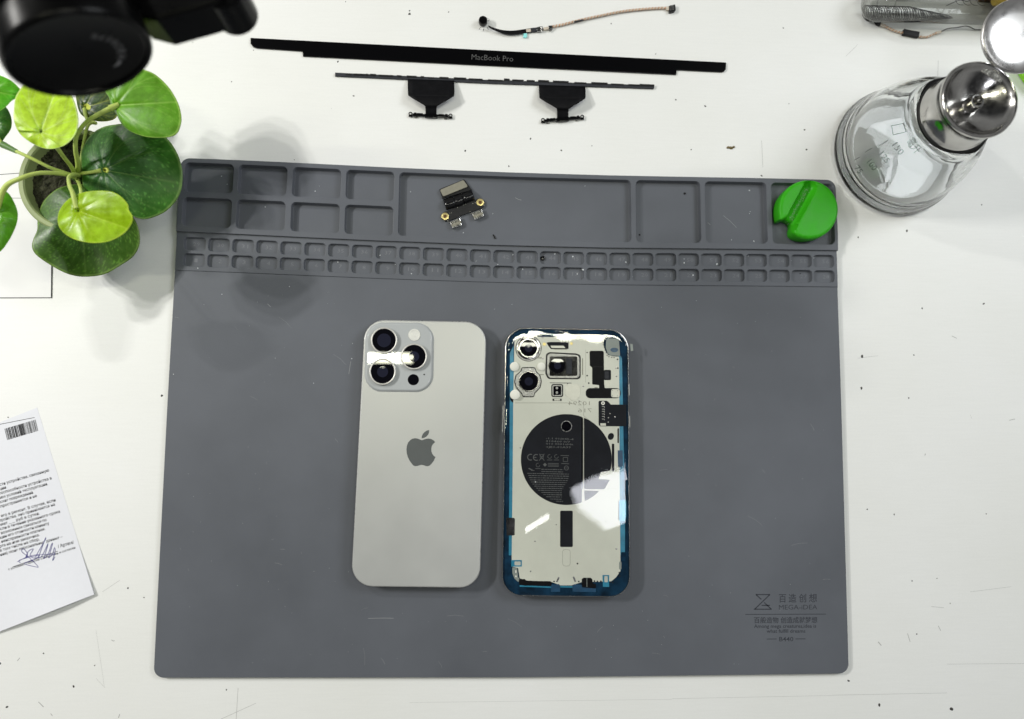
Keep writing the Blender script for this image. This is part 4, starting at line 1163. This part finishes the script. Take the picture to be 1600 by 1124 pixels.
def knob_z(p):
    e = 99.0
    for i in range(nB):
        a, b = Vector(kt[i]), Vector(kt[(i + 1) % nB])
        if (b - a).length > 1e-6: e = min(e, seg_d(p, a, b))
    z = ZK - 1.8 * (1 - math.sqrt(max(0, 1 - (1 - min(1, e / 2.0)) ** 2)))
    d = seg_d(p, ga, gb + (gb - ga))
    wv = 4.2; dep = 5
    if d < wv + .8:
        if d < wv: g = dep * math.sqrt(max(0, 1 - (d / wv) ** 2)) + .25
        else: g = .25 * (1 - (d - wv) / .8) ** 2
        z -= g
    return z


cen = Vector((sum(p.x for p in rv) / len(rv), sum(p.y for p in rv) / len(rv)))
vv = [(p.x, p.y, knob_z(p)) for p in rv]
mb = MB(); mb.add(vv, [tuple(f) for f in rf if inside(sum((rv[i] for i in f), Vector((0, 0))) / len(f), kt)])
edge_z = [knob_z(Vector(p)) for p in kt]
low = inset(kt, 1.3)
loft(mb, [[(x, y, zz) for (x, y), zz in zip(kt, edge_z)], [(x, y, min(zz - .8, 8)) for (x, y), zz in zip(inset(kt, -.15), edge_z)], [(x, y, 3) for x, y in inset(kt, .1)], [(x, y, ZK0) for x, y in inset(kt, .5)]])
kn = mb.build('green_knob', 'lime_knob', None, 50); tag(kn, 'round green plastic knob with a groove standing in the right end tray', 'knob')
mb = MB()
for i in range(120):
    t = random.random() ** 1.6; o_ = random.gauss(0, 1.0); q = ga.lerp(gb, t * .95); nrm_ = Vector((-(gb - ga).y, (gb - ga).x)).normalized(); q = q + nrm_ * max(-2, min(2, o_))
    r = random.uniform(.1, .32); zz = knob_z(q) + .03
    k = 6; mb.add([(q.x + r * math.cos(2 * PI * j / k), q.y + r * math.sin(2 * PI * j / k), knob_z(q + Vector((r * math.cos(2 * PI * j / k), r * math.sin(2 * PI * j / k)))) + .03) for j in range(k)], [tuple(range(k))])
mb.build('groove_dust', 'dustgrey', kn)

# ================================================================== socket board in the wide tray
def B(x, y): return (660 + x / 9.364, 260 + y / 9.364)


bo = thing('socket_board', 'small black flex board with two silver sockets and gold rings in the wide tray', 'circuit board', at(723, 320, .9))
slab('connector_base', [B(*p) for p in ((248, 335), (610, 190), (725, 345), (290, 470))], 1.0, 2.4, 'blackmatte', bo, .15)
slab('foam_pad', [B(*p) for p in ((256, 345), (600, 200), (668, 296), (306, 442))], 2.4, 3.2, 'pad_grey', bo, .15, r=2)
for q in (((300, 490), (450, 440), (500, 598), (352, 640)), ((458, 440), (572, 398), (612, 560), (496, 600)), ((578, 398), (722, 345), (768, 492), (618, 550))):
    A_, B_, C_, D_ = [Vector((*B(*p), 0)) for p in q]; mb = MB(); rows = []
    for i in range(15):
        t = i / 14; zz = 1.6 + 3.6 * math.sin(PI * (t * .92 + .04)) ** .9
        L_, R_ = A_.lerp(D_, t), B_.lerp(C_, t); rows.append([at(*L_.lerp(R_, j / 4)[:2], zz) for j in range(5)])
    loft(mb, rows, close=False); o = mb.build('curled_flex', mat('gloss_flex', (.006, .006, .007), .2, spec=.5) if 'gloss_flex' not in bpy.data.materials else bpy.data.materials['gloss_flex'], bo, 180)
    md = o.modifiers.new('thick', 'SOLIDIFY'); md.thickness = .25 * MM
brd = slab('board', [B(*p) for p in ((352, 655), (772, 492), (800, 482), (850, 466), (905, 500), (912, 560), (882, 606), (690, 676), (560, 722), (392, 800), (330, 800), (282, 770), (276, 710), (310, 672))], .95, 2.3, 'pcb', bo, .1, r=1)
for x, y in ((846, 528), (333, 733)):
    c = at(*B(x, y), 2.3); mb = MB(); lathe(mb, c, [(2.35, 0), (2.35, .12), (2.2, .18), (1.15, .18), (1.05, .05), (1.0, -.6)], 32); g = mb.build('gold_ring', 'gold', bo, 40)
    mb = MB(); lathe(mb, c, [(1.0, .02), (.01, .02)], 20); mb.build('screw_hole', 'brown', g)
for q in (((400, 815), (548, 752), (578, 858), (446, 908)), ((718, 684), (868, 628), (902, 726), (768, 780))):
    k = [B(*p) for p in q]; o = slab('socket', k, .95, 3.6, 'silver', bo, .35)
    m_ = lambda a, b, t: (a[0] + (b[0] - a[0]) * t, a[1] + (b[1] - a[1]) * t)
    slab('socket_band', [m_(k[0], k[3], .42), m_(k[1], k[2], .42), m_(k[1], k[2], .74), m_(k[0], k[3], .74)], 3.55, 3.68, 'pad_grey', o, .02)
    slab('socket_lip', [m_(k[0], k[1], -.12), m_(k[0], k[1], 1.06), m_(m_(k[1], k[2], .1), m_(k[0], k[3], .1), -.06), m_(m_(k[0], k[3], .1), m_(k[1], k[2], .1), -.12)], 2.2, 2.9, 'silver', o, .05)
mb = MB()
for x, y in ((400, 690), (425, 680), (740, 548), (778, 538), (900, 566), (322, 798), (370, 800), (694, 664), (600, 574), (626, 556), (512, 604)):
    fill(mb, W(circ(*B(x, y), .9, 8), 2.4), 2.36)
mb.build('solder_dots', 'silver', bo)

# ================================================================== paper sheets
pw = [(58, 637), (147, 929), (-140, 1042), (-229, 750)]
ps = MB(); nu, nv = 26, 26
P_ = [[None] * (nv + 1) for _ in range(nu + 1)]


def pz(u, v):                                     # lifts a little along the lower edge and at the corner
    return .12 + 16.0 * max(0, v - .62) ** 2 * (1 + .5 * math.sin(u * 9 - .6))


for i in range(nu + 1):
    for j in range(nv + 1):
        u, v = i / nu, j / nv
        x = (pw[0][0] * (1 - u) + pw[3][0] * u) * (1 - v) + (pw[1][0] * (1 - u) + pw[2][0] * u) * v
        y = (pw[0][1] * (1 - u) + pw[3][1] * u) * (1 - v) + (pw[1][1] * (1 - u) + pw[2][1] * u) * v
        P_[i][j] = at(x, y, pz(u, v))
base = len(ps.v); ps.v += [P_[i][j] for i in range(nu + 1) for j in range(nv + 1)]
ps.f += [(i * (nv + 1) + j, (i + 1) * (nv + 1) + j, (i + 1) * (nv + 1) + j + 1, i * (nv + 1) + j + 1) for i in range(nu) for j in range(nv)]
pp = ps.build('printed_paper', 'paper', None); tag(pp, 'white printed sheet with a barcode, text lines and a blue signature', 'paper')
md = pp.modifiers.new('thick', 'SOLIDIFY'); md.thickness = .1 * MM; md.offset = -1 if pp.data.polygons[0].normal.z > 0 else 1
e_u = Vector((pw[3][0] - pw[0][0], pw[3][1] - pw[0][1])); e_v = Vector((pw[1][0] - pw[0][0], pw[1][1] - pw[0][1]))


def paper_z(px, py):
    d = Vector((px - pw[0][0], py - pw[0][1])); det = e_u.x * e_v.y - e_u.y * e_v.x
    u = (d.x * e_v.y - d.y * e_v.x) / det; v = (e_u.x * d.y - e_u.y * d.x) / det
    return pz(max(0, min(1, u)), max(0, min(1, v)))


def on_paper(mb, dz=.10):
    """lift flat print so that it follows the sheet"""
    out = []
    for p in mb.v:
        # photo point of the print
        q = R.transposed() @ (Vector((p.x, p.y, p.z)) - Vector((0, 0, H)))
        px, py = 800 + F_PX * q.x / -q.z, 562 - F_PX * q.y / -q.z
        out.append(at(px, py, paper_z(px, py) + dz))
    mb.v = out


mb = MB(); sl = -.296
LINES = [('может привести к потере части устройства, связанную', 77, 759.5), ('эксплуатации.', 11, 766.3), ('ответственности за работоспособности устройства в', 81, 773), ('с нарушением условий эксплуатации,', 75, 780),
         ('механических повреждений.', 53, 786.8), ('гарантия не распространяется и не', 58, 793.8), ('при передаче его в ремонт. В случае, если', 87, 809), ('хранение устройства, оно принимается на', 86, 815.6),
         ('составляет ___ руб в сутки.', 62, 822.4), ('если в течение указанного срока', 94, 829), ('не является возможным связаться по', 73, 835.8), ('компенсации его стоимости клиенту', 77, 842.4),
         ('диагностика неисправности платная.', 71, 849.2), ('оформлена карта на имя заказчика.', 62, 856), ('данных, в том числе на сбор,', 62, 862.6), ('(хранение) моих персональных данных –', 98, 869.4)]
for s, x1, y0 in LINES:
    L = len(s) * 3.12; x0 = x1 - L
    text_px(mb, s, (x0, y0 + sl * x0), (x1, y0 + sl * x1), 4.5, .2, .004, res=1)
text_px(mb, '/ Артем/', (91, 856.6), (115.6, 849.6), 5.2, .2, .004, res=1)
text_px(mb, 'с условием гарантии ознакомлен и согласен', (13.4, 891.4), (118, 857.2), 3.6, .2, .002, res=1)
stroke(mb, [(20, 886), (90, 861.5)], .7, .2)
stroke(mb, [(-30, 669), (54, 652.6)], .7, .2); blob(mb, 12.6, 652.2, .9, .2)
on_paper(mb); mb.build('print', 'ink', pp); mb = MB()
bx = Vector((7, 670.2)); bd_ = Vector((48.6, -14.4)); bn = Vector((4.3, 17.6)); t = 0.0; random.seed(11)
while t < 1:
    wv = random.choice((.008, .014, .022)); q = [bx + bd_ * t, bx + bd_ * min(1, t + wv), bx + bd_ * min(1, t + wv) + bn, bx + bd_ * t + bn]
    fill(mb, W([tuple(p) for p in q], .2), .2); t += wv + random.choice((.007, .012, .02))
on_paper(mb); mb.build('barcode', 'ink', pp)
mb = MB()
sg = [(32, 880), (30, 876), (45, 871), (62, 868), (50, 876), (38, 881), (56, 886), (59, 885), (46, 872), (34, 862), (37, 858), (43, 866), (40, 872), (44, 862), (52, 858), (47, 868), (54, 872), (60, 862),
      (70, 845), (71, 841), (64, 860), (60, 872), (66, 868), (72, 856), (75, 850), (70, 868), (68, 873), (75, 866), (80, 852), (82, 850), (77, 868), (76, 872), (82, 866), (85, 856), (86, 862), (82, 876), (86, 870)]
P = spline([(x, y, 0) for x, y in sg], 6); stroke(mb, [(p.x, p.y) for p in P], .75, .2)
P = spline([(x, y, 0) for x, y in ((27, 878), (50, 868), (86, 866))], 6); stroke(mb, [(p.x, p.y) for p in P], .6, .2)
on_paper(mb, .13); mb.build('signature', 'pen', pp)

sh = slab('ruled_card', [(-260, 268), (30, 240), (82, 240), (81.4, 466), (-260, 467)], 0, .35, 'sheet', None, .03)
tag(sh, 'white card with black ruled edges under the plant pot', 'card')
mb = MB(); z = .38
stroke(mb, [(-60, 279), (0, 273), (36, 270.4)], .9, z); stroke(mb, [(10, 309.6), (42, 310)], .6, z); stroke(mb, [(-60, 465.8), (80.6, 465.4)], 1.1, z); stroke(mb, [(80.4, 466), (81, 400), (81.2, 330)], 1.8, z)
mb.build('ruled_lines', 'ink', sh)

# ================================================================== potted plant
pc = at(114, 281, 29); pc.z = 0; PR = 31; PH = 29
plant = thing('potted_plant', 'small potted plant with round green leaves in a pale green pot', 'plant', pc)
mb = MB(); lathe(mb, pc, [(19, .4), (20, .5), (PR - 1.6, PH - 6), (PR, PH - 5.5), (PR + .2, PH - .6), (PR - .6, PH), (PR - 2.6, PH), (PR - 3.4, PH - .8), (PR - 4.2, PH - 8)], 72, cap0=True)
pot = mb.build('pot', 'pot', plant, 35)
mb = MB(); n = 40; vs = []; fs = []; rr = PR - 4
for i in range(n + 1):
    for j in range(n + 1):
        a, b = (i / n * 2 - 1), (j / n * 2 - 1)
        if a or b: m_ = max(abs(a), abs(b)) / math.hypot(a, b); a2, b2 = a * m_, b * m_
        else: a2 = b2 = 0
        vs.append((pc.x + a2 * rr, pc.y + b2 * rr, PH - 7 + random.uniform(-.7, .7)))
for i in range(n):
    for j in range(n): fs.append((i * (n + 1) + j, (i + 1) * (n + 1) + j, (i + 1) * (n + 1) + j + 1, i * (n + 1) + j + 1))
mb.add(vs, fs); mb.build('soil', 'soil', pot)


def leaf(outline, A, z0, gx, gy, cup, c_in, c_out, c_vein, mid, m='leaf', nv=9, fold=0.0, vw=1.0, vs_=.55, spot=None, wav=0.0, mott=0.0):
    P = [(x, y, 0) for x, y in outline]; P = spline(P + P[:1], 6)[:-1] if True else P
    A = Vector(A); nA, nR = 220, 46; rad = []
    for j in range(nA):
        th = 2 * PI * j / nA; d = Vector((math.cos(th), math.sin(th))); best = 0
        for i in range(len(P)):
            p, q = P[i].to_2d() - A, P[(i + 1) % len(P)].to_2d() - A; e = q - p; den = d.x * e.y - d.y * e.x
            if abs(den) < 1e-9: continue
            t = (p.x * e.y - p.y * e.x) / den; s = (p.x * d.y - p.y * d.x) / den
            if t > 0 and -.001 <= s <= 1.001: best = max(best, t)
        rad.append(best)
    mb = MB(); mb.c = []
    md_ = math.atan2(mid[1], mid[0]); vis = [md_ + (k - (nv - 1) / 2) * 2 * PI / (nv + .6) for k in range(nv)]
    rnd = random.Random(int(A.x * 7 + A.y))

    def col(t, th, Rr):
        v = 0
        for k, ph_ in enumerate(vis):
            rel = math.atan2(math.sin(th - ph_), math.cos(th - ph_))
            side = math.atan2(math.sin(ph_ - md_), math.cos(ph_ - md_)); bend = -.35 * side * t * t
            dd = (rel - bend) * t * Rr; v = max(v, math.exp(-(dd / vw) ** 2) * (1 if abs(side) < .2 else .7) * (1 - .5 * t))
            for s2 in (.35, .6):                      # forks
                if t > s2:
                    for sg_ in (-1, 1):
                        dd = (rel - bend - sg_ * (t - s2) * .55) * t * Rr; v = max(v, math.exp(-(dd / (vw * .8)) ** 2) * .45 * (1 - .4 * t))
        c = [a * (1 - t) + b * t for a, b in zip(c_in, c_out)]
        if mott and rnd.random() < mott: c = [x * 1.7 + y * .12 for x, y in zip(c, c_vein)]
        c = [x * (1 - v * vs_) + y * v * vs_ for x, y in zip(c, c_vein)]
        if t > .975: c = [x * .4 + y * .6 for x, y in zip(c, c_vein)]
        if spot and t < spot: c = [.62, .68, .12]
        return tuple(c)

    def pos(t, th, Rr):
        px, py = A.x + math.cos(th) * Rr * t, A.y + math.sin(th) * Rr * t
        rel = math.atan2(math.sin(th - md_), math.cos(th - md_)); across = abs(math.sin(rel)) * t * Rr
        z = z0 + gx * (px - A.x) / 100 + gy * (py - A.y) / 100 + cup * t * t + fold * across / 40 * (1 if math.cos(rel) > -.3 else .5) + wav * math.sin(th * 5 + 1) * t ** 2 - 1.2 * math.exp(-(t * Rr / 7) ** 2)
        for ph_ in vis:
            dd = math.atan2(math.sin(th - ph_), math.cos(th - ph_)) * t * Rr; z -= .35 * math.exp(-(dd / 3) ** 2) * (1 - t)
        return at(px, py, z)
    mb.v.append(pos(0, 0, 0)); mb.c.append(col(0.0, 0, 0))
    for i in range(1, nR + 1):
        t = i / nR
        for j in range(nA):
            th = 2 * PI * j / nA; mb.v.append(pos(t, th, rad[j])); mb.c.append(col(t, th, rad[j]))
    for j in range(nA): mb.f.append((0, 1 + j, 1 + (j + 1) % nA))
    for i in range(nR - 1):
        for j in range(nA):
            a = 1 + i * nA + j; b = 1 + i * nA + (j + 1) % nA; mb.f.append((a, b, b + nA, a + nA))
    o = mb.build('leaf', m, plant, 180); md = o.modifiers.new('thick', 'SOLIDIFY'); md.thickness = .35 * MM; md.offset = -1
    return o


DG_I, DG_O, DG_V = (.030, .105, .030), (.035, .14, .012), (.22, .36, .10)
# big dark leaf
leaf([(185, 194), (160, 199), (140, 213), (128, 235), (127, 250), (127.5, 264), (128.5, 280), (132, 296), (150, 312), (180, 326), (215, 341), (232, 342), (255, 333), (272, 318), (282, 300), (285.3, 280), (284, 262), (278, 242), (266, 222), (248, 206), (226, 196), (205, 193)],
     (163, 266), 35, 1, -3, -5, DG_I, DG_O, DG_V, (1, .18), nv=9, vw=.9, spot=.05, wav=.8, mott=.05)
leaf([(105, 290), (88, 296), (70, 312), (61, 330), (58.5, 345), (58, 360), (52, 374), (50, 386), (56, 398), (75, 412), (98, 425), (118, 431.5), (140, 432.5), (165, 428), (190, 414), (207, 402), (217, 386), (218.6, 368), (214, 350), (205, 335), (188, 315), (165, 298), (130, 288)],
     (128, 330), 29, -2, 1, -4, (.02, .075, .012), (.045, .115, .008), (.20, .32, .07), (.05, 1), nv=9, vw=.9, wav=1.2, mott=.10)
leaf([(118, 148), (122, 170), (130, 182), (148, 189), (165, 190), (180, 185), (186, 170), (180, 150), (150, 130)], (133, 168), 26, 0, 0, -2, (.015, .05, .015), (.03, .06, .012), (.35, .38, .03), (1, -.3), nv=7, mott=.12, spot=.16)
leaf([(222, 108), (240, 115), (258, 130), (271, 147), (280, 166), (283.6, 185), (281, 200), (275, 210), (262, 215), (240, 215.5), (222, 212.6), (203, 205), (190, 194), (182, 180), (174, 166), (170, 152), (164, 138), (180, 112), (200, 100)],
     (180, 165), 54, 3, -3, -5, (.12, .32, .012), (.10, .29, .010), (.38, .60, .12), (1, -.06), nv=7, fold=3.5, vw=1.1, wav=.5)
leaf([(40, 128), (25, 150), (21.6, 172), (22, 190), (30, 208), (45, 221), (62, 230), (78, 233), (95, 230), (110, 220), (119, 206), (122, 188), (119, 168), (112, 150), (100, 128), (70, 115)],
     (64, 206), 66, 4, 6, -3, (.56, .74, .08), (.52, .76, .03), (.80, .90, .45), (.35, -1), m='leaf_lt', nv=7, fold=6.5, vw=1.4, wav=.6)
leaf([(160, 298), (140, 299), (120, 304), (103, 315), (93, 329), (90, 343), (93, 356), (103, 367), (120, 375.6), (145, 380), (168, 378), (185, 371), (198, 361), (206, 349), (207, 338), (201, 328), (200, 320), (190, 308), (176, 300)],
     (122, 330), 72, 3, 0, -3, (.38, .58, .012), (.35, .57, .008), (.58, .72, .08), (1, .35), m='leaf_lt', nv=7, fold=3.5, vw=1.1, wav=.8)
leaf([(5, 297), (14, 303), (22, 316), (27.6, 332), (26.6, 348), (20, 365), (12, 379), (2, 392), (-14, 402), (-38, 396), (-54, 370), (-56, 335), (-40, 305), (-15, 296)],
     (-8, 338), 62, -3, 4, -6, (.14, .42, .03), (.12, .42, .01), (.30, .60, .10), (-.4, 1), m='leaf_lt', nv=7, fold=1, vw=1.1, wav=.8)
leaf([(-8, 162), (6, 165), (14, 174), (18.4, 188), (17, 202), (8, 215), (2, 224), (-6, 232), (-24, 228), (-40, 205), (-34, 176), (-20, 164)],
     (-8, 196), 52, -3, 2, -4, (.05, .16, .03), (.05, .18, .02), (.25, .40, .12), (.2, 1), nv=7, fold=3)
leaf([(-30, 110), (0, 118), (20, 128), (34, 144), (28, 152), (18, 158), (8, 168), (-6, 176), (-30, 178), (-55, 150)],
     (-14, 142), 64, -2, 2, -3, (.13, .42, .02), (.10, .46, .02), (.40, .66, .12), (1, .2), m='leaf_lt', nv=7, fold=4)


def stem(pts, r=1.05, m='stem'):
    mb = MB(); P = spline([at(*p) for p in pts], 8); k = len(P)
    tube(mb, P, [r * (1.15 - .35 * math.sin(PI * min(1, i / k * 1.1))) for i in range(k)], 10); mb.build('stem', m, plant, 60)


stem([(118, 276, 24), (112, 262, 36), (100, 246, 50), (88, 230, 60), (70, 212, 64)], 1.3)
stem([(120, 274, 24), (122, 258, 34), (118, 234, 44), (120, 212, 50), (134, 192, 54), (152, 180, 55), (172, 170, 54), (180, 166, 53)], 1.4)
stem([(117, 277, 35), (100, 270, 44), (78, 262, 52), (50, 248, 56), (24, 236, 56), (4, 226, 53), (-8, 210, 51)], 1.15, 'stem')
stem([(116, 276, 26), (104, 272.6, 46), (82, 270.6, 56), (58, 271, 62), (32, 279, 65), (8, 293, 63), (-6, 330, 61)], 1.35)
stem([(124, 274, 28), (114, 273, 46), (107.4, 278, 58), (108.6, 290, 66), (114, 303, 71), (120, 326, 71)], 1.2)
stem([(124, 270, 26), (136, 200, 30), (150, 193, 27), (136, 186, 26), (132, 170, 25)], 1.0, 'stem')
stem([(124, 272, 26), (138, 270, 34), (158, 267, 34)], 1.2)
stem([(120, 278, 26), (126, 296, 31), (128, 326, 28.5)], 1.2)
for a, b in (((172, 170, 54), (186, 163, 53.5)), ((4, 226, 54), (26, 237, 56))):
    mb = MB(); tube(mb, [at(*a), at(*b)], [1.9, 1.2], 12); mb.build('stem_joint', 'stem' if a[0] > 100 else 'stem_dark', plant, 50)
mb = MB(); c = at(121, 276, 24)
for k in range(7):
    a = k * .9; tube(mb, [c + Vector((math.cos(a) * 2.2, math.sin(a) * 2.2, -1)), c + Vector((math.cos(a) * 1.5, math.sin(a) * 1.5, 3 + k % 3))], [1.6, .9], 8)
mb.build('crown', 'stem_dark', plant, 60)

# ================================================================== black overhead arm
ZA = 205
ac = at(127, 90, ZA); an = Vector((.3985, -.917, .009)).normalized()
e1 = Vector((.917, .3985, 0)).normalized(); e2 = Vector((0, 0, 1))
RA = 24.2


def face_polar(px, py):
    o_ = Vector((0, 0, H)); d_ = at(px, py, 0) - o_; t_ = (ac - o_).dot(an) / d_.dot(an); q_ = o_ + d_ * t_ - ac
    return q_.length / RA, math.atan2(q_.dot(e2), q_.dot(e1))
arm = thing('stand_arm', 'round glossy black end of an overhead stand arm above the plant', 'stand arm', ac)
mb = MB(); lathe(mb, ac, [(.01, -1.4), (RA * .86, -1.4), (RA * .885, -1.1), (RA * .90, .1), (RA * .955, .4), (RA * .985, -.3), (RA, -2), (RA, -9), (RA * .95, -10), (RA * .95, -55)], 96, an)
mb.build('end_knob', 'armblack', arm, 40)
mb = MB(); lathe(mb, ac - an * 12, [(RA * .96, 0), (RA * 1.03, -1), (RA * 1.03, -7), (RA * .96, -8)], 96, an); mb.build('collar', 'armblack', arm, 40)


def face_pt(r, a, dz=.12): return ac + e1 * (r * RA * math.cos(a)) + e2 * (r * RA * math.sin(a)) + an * (-1.4 + dz)


word = 'HAYWORM'; word = 'NAVWORH'
mb = MB()
for i, ch in enumerate(word):
    (r0_, a0_), (r1_, a1_) = face_polar(150, 62), face_polar(192, 94); k_ = i / (len(word) - 1)
    a = a0_ + (a1_ - a0_) * k_; vs_, fs_ = text_shape(ch, 2, .01); wd = .095 if ch != 'I' else .03
    if ch == 'W': wd = .12
    mb.add([face_pt(r0_ + (r1_ - r0_) * k_ - .06 + .125 * v, a + (.5 - u) * wd / .6) for u, v in vs_], fs_)
mb.build('lettering', 'legend', arm)
(r0_, a0_), (r1_, a1_) = face_polar(190, 100), face_polar(162, 124)
mb = MB(); seg = 16; vs_ = []; fs_ = []
for i in range(seg + 1):
    a = a0_ + (a1_ - a0_) * i / seg; rm = r0_ + (r1_ - r0_) * i / seg; vs_ += [face_pt(rm - .03, a), face_pt(rm + .03, a)]
for i in range(seg): fs_.append((2 * i, 2 * i + 1, 2 * i + 3, 2 * i + 2))
k = len(vs_); vs_ += [face_pt(r1_ - .10, a1_), face_pt(r1_ + .10, a1_), face_pt(r1_, a1_ + (a1_ - a0_) * .25)]; fs_.append((k, k + 1, k + 2))
mb.add(vs_, fs_); mb.build('arrow_mark', mat('pale_legend', (.16, .16, .165), .5), arm)
slab('arm_bar', [(180, -60), (205, 20), (243, 30), (312, 11), (345, 0), (345, -60)], ZA - 22, ZA - 4, 'armblack', arm, 1.5)
c = at(344, -21, ZA - 6); c.z = ZA - 26; rl = 36 * (H - ZA + 6) / F_PX
mb = MB(); lathe(mb, c, [(rl - 1, 0), (rl, 1), (rl, 19), (rl - 1, 20), (.01, 20)], 64, cap0=True); mb.build('joint_knob', 'armblack', arm, 40)

# ================================================================== glass bottle with a metal pump cap
BC = Vector((282, 179.0, 0))
bt = thing('pump_bottle', 'clear glass dispenser bottle with embossed scale and steel pump cap', 'bottle', BC)
outer = [(.01, .6), (30, .6), (36, .2), (39.5, .6), (42.2, 2.4), (42.9, 5.2), (42.3, 8.2), (41.2, 9.6), (41.0, 11.4), (40.4, 16), (39.0, 24), (36.8, 33), (33.6, 42), (30.0, 49), (27.0, 52.6), (25.6, 55), (25.4, 57.6), (24.8, 59.4), (22.6, 60.2), (21, 61)]
inner_ = [(20.2, 61), (20.2, 58), (23.6, 53), (27.4, 48), (31.4, 40), (34.8, 31), (37.0, 23), (38.2, 15), (38.0, 10), (35.6, 7.4), (30, 6.2), (18, 6.8), (.01, 7.6)]
mb = MB(); lathe(mb, BC, outer + inner_, 128); gb_ = mb.build('glass_body', 'real_glass', bt, 75)


def rad_at(z):
    for (r0, z0), (r1, z1) in zip(outer[5:-1], outer[6:]):
        if min(z0, z1) <= z <= max(z0, z1) and abs(z1 - z0) > 1e-6: return r0 + (r1 - r0) * (z - z0) / (z1 - z0)
    return 0


def on_bottle(px, py):
    z = 60.0
    while z > 0:
        p = at(px, py, z)
        if math.hypot(p.x - BC.x, p.y - BC.y) < rad_at(z): return p
        z -= .1
    return at(px, py, 0)


mb = MB()
for s, c, hw, hp in (('50', (1328.6, 272.6), 5.6, 9), ('75', (1342, 265), 6, 9), ('100', (1363, 258), 8.4, 9.5), ('125', (1382.6, 246), 9, 9.5), ('150', (1403.8, 232.4), 10, 10.5), ('毫升', (1428, 228), 12, 12)):
    vs_, fs_ = text_shape(s, 2, .012); d = Vector((.60, .80)); nr = Vector((.80, -.60)); out = []
    for u, v in vs_:
        q = Vector(c) + d * (u - .5) * 2 * hw + nr * (v - .5) * hp
        p = on_bottle(q.x, q.y); n_ = Vector((p.x - BC.x, p.y - BC.y, 14)).normalized(); out.append(p + n_ * .12)
    mb.add(out, fs_)
for (x0, y0), (x1, y1) in (((1352, 238), (1362, 232)), ((1372, 229), (1388, 219)), ((1336, 250), (1343, 246)), ((1393, 197), (1412, 193)), ((1412, 193), (1416, 206)), ((1393, 197), (1396, 211)), ((1396, 211), (1416, 206))):
    P = [Vector((x0, y0)).lerp(Vector((x1, y1)), t / 8) for t in range(9)]
    pts = [on_bottle(p.x, p.y) for p in P]; tube(mb, [p + Vector((p.x - BC.x, p.y - BC.y, 14)).normalized() * .1 for p in pts], .22, 6)
mb.build('embossed_scale', 'emboss', gb_, 60)
mb = MB(); lathe(mb, BC, [(21.5, 60.6), (22.6, 61), (22.8, 62.6), (21.6, 63.4)], 72); mb.build('gasket', 'rubber', bt, 40)
mb = MB(); lathe(mb, BC, [(21.0, 61.5), (21.9, 62.2), (21.9, 64), (20.9, 65), (20.9, 79), (21.9, 80.6), (22.3, 82), (21.9, 83.2), (21.0, 83.8), (20.2, 83.4), (19.4, 82), (17, 80.2), (12, 77.6), (7, 75.6), (4.4, 75), (4.2, 75.2), (4.2, 80.6), (3.6, 81.4), (2.8, 81.2), (2.5, 80), (2.5, 77), (.01, 77)], 96)
cap = mb.build('pump_cap', 'steel', bt, 45)
# opened lid, hinged at the far rim
lc = at(1591, 57, 86)
hd = (lc - BC); hd.z = 0; hd.normalize(); hp_ = BC + hd * 20.6 + Vector((0, 0, 82.6))
ld = (lc - hp_).normalized(); ln = ld.cross(hd.cross(Vector((0, 0, 1)))).normalized()
if ln.dot(Vector((0, 0, H)) - lc) < 0: ln = -ln
mb = MB(); lathe(mb, lc, [(.01, -2.6), (6, -2.4), (13, -1.5), (17.4, -.3), (19.0, .8), (19.8, 1.4), (20.5, 1.1), (20.8, .2), (20.3, -.9), (18, -2.2), (13, -3.4), (.01, -4.4)], 96, ln)
mb.build('flip_lid', 'lid_steel', bt, 60)
hs = hd.cross(Vector((0, 0, 1)))
mb = MB(); tube(mb, [hp_ - hs * 7.4, hp_ + hs * 7.4], .9, 12); mb.build('hinge_pin', 'silver', bt, 40)
mb = MB(); k = hp_ - hd * 4.2 + Vector((0, 0, -.8)); mb.add([k - hs * 6 - Vector((0, 0, .6)), k + hs * 6 - Vector((0, 0, .6)), hp_ + hs * 6.6, hp_ - hs * 6.6], [(0, 1, 2, 3)]); o = mb.build('hinge_plate', 'silver', bt)
md = o.modifiers.new('thick', 'SOLIDIFY'); md.thickness = .6 * MM
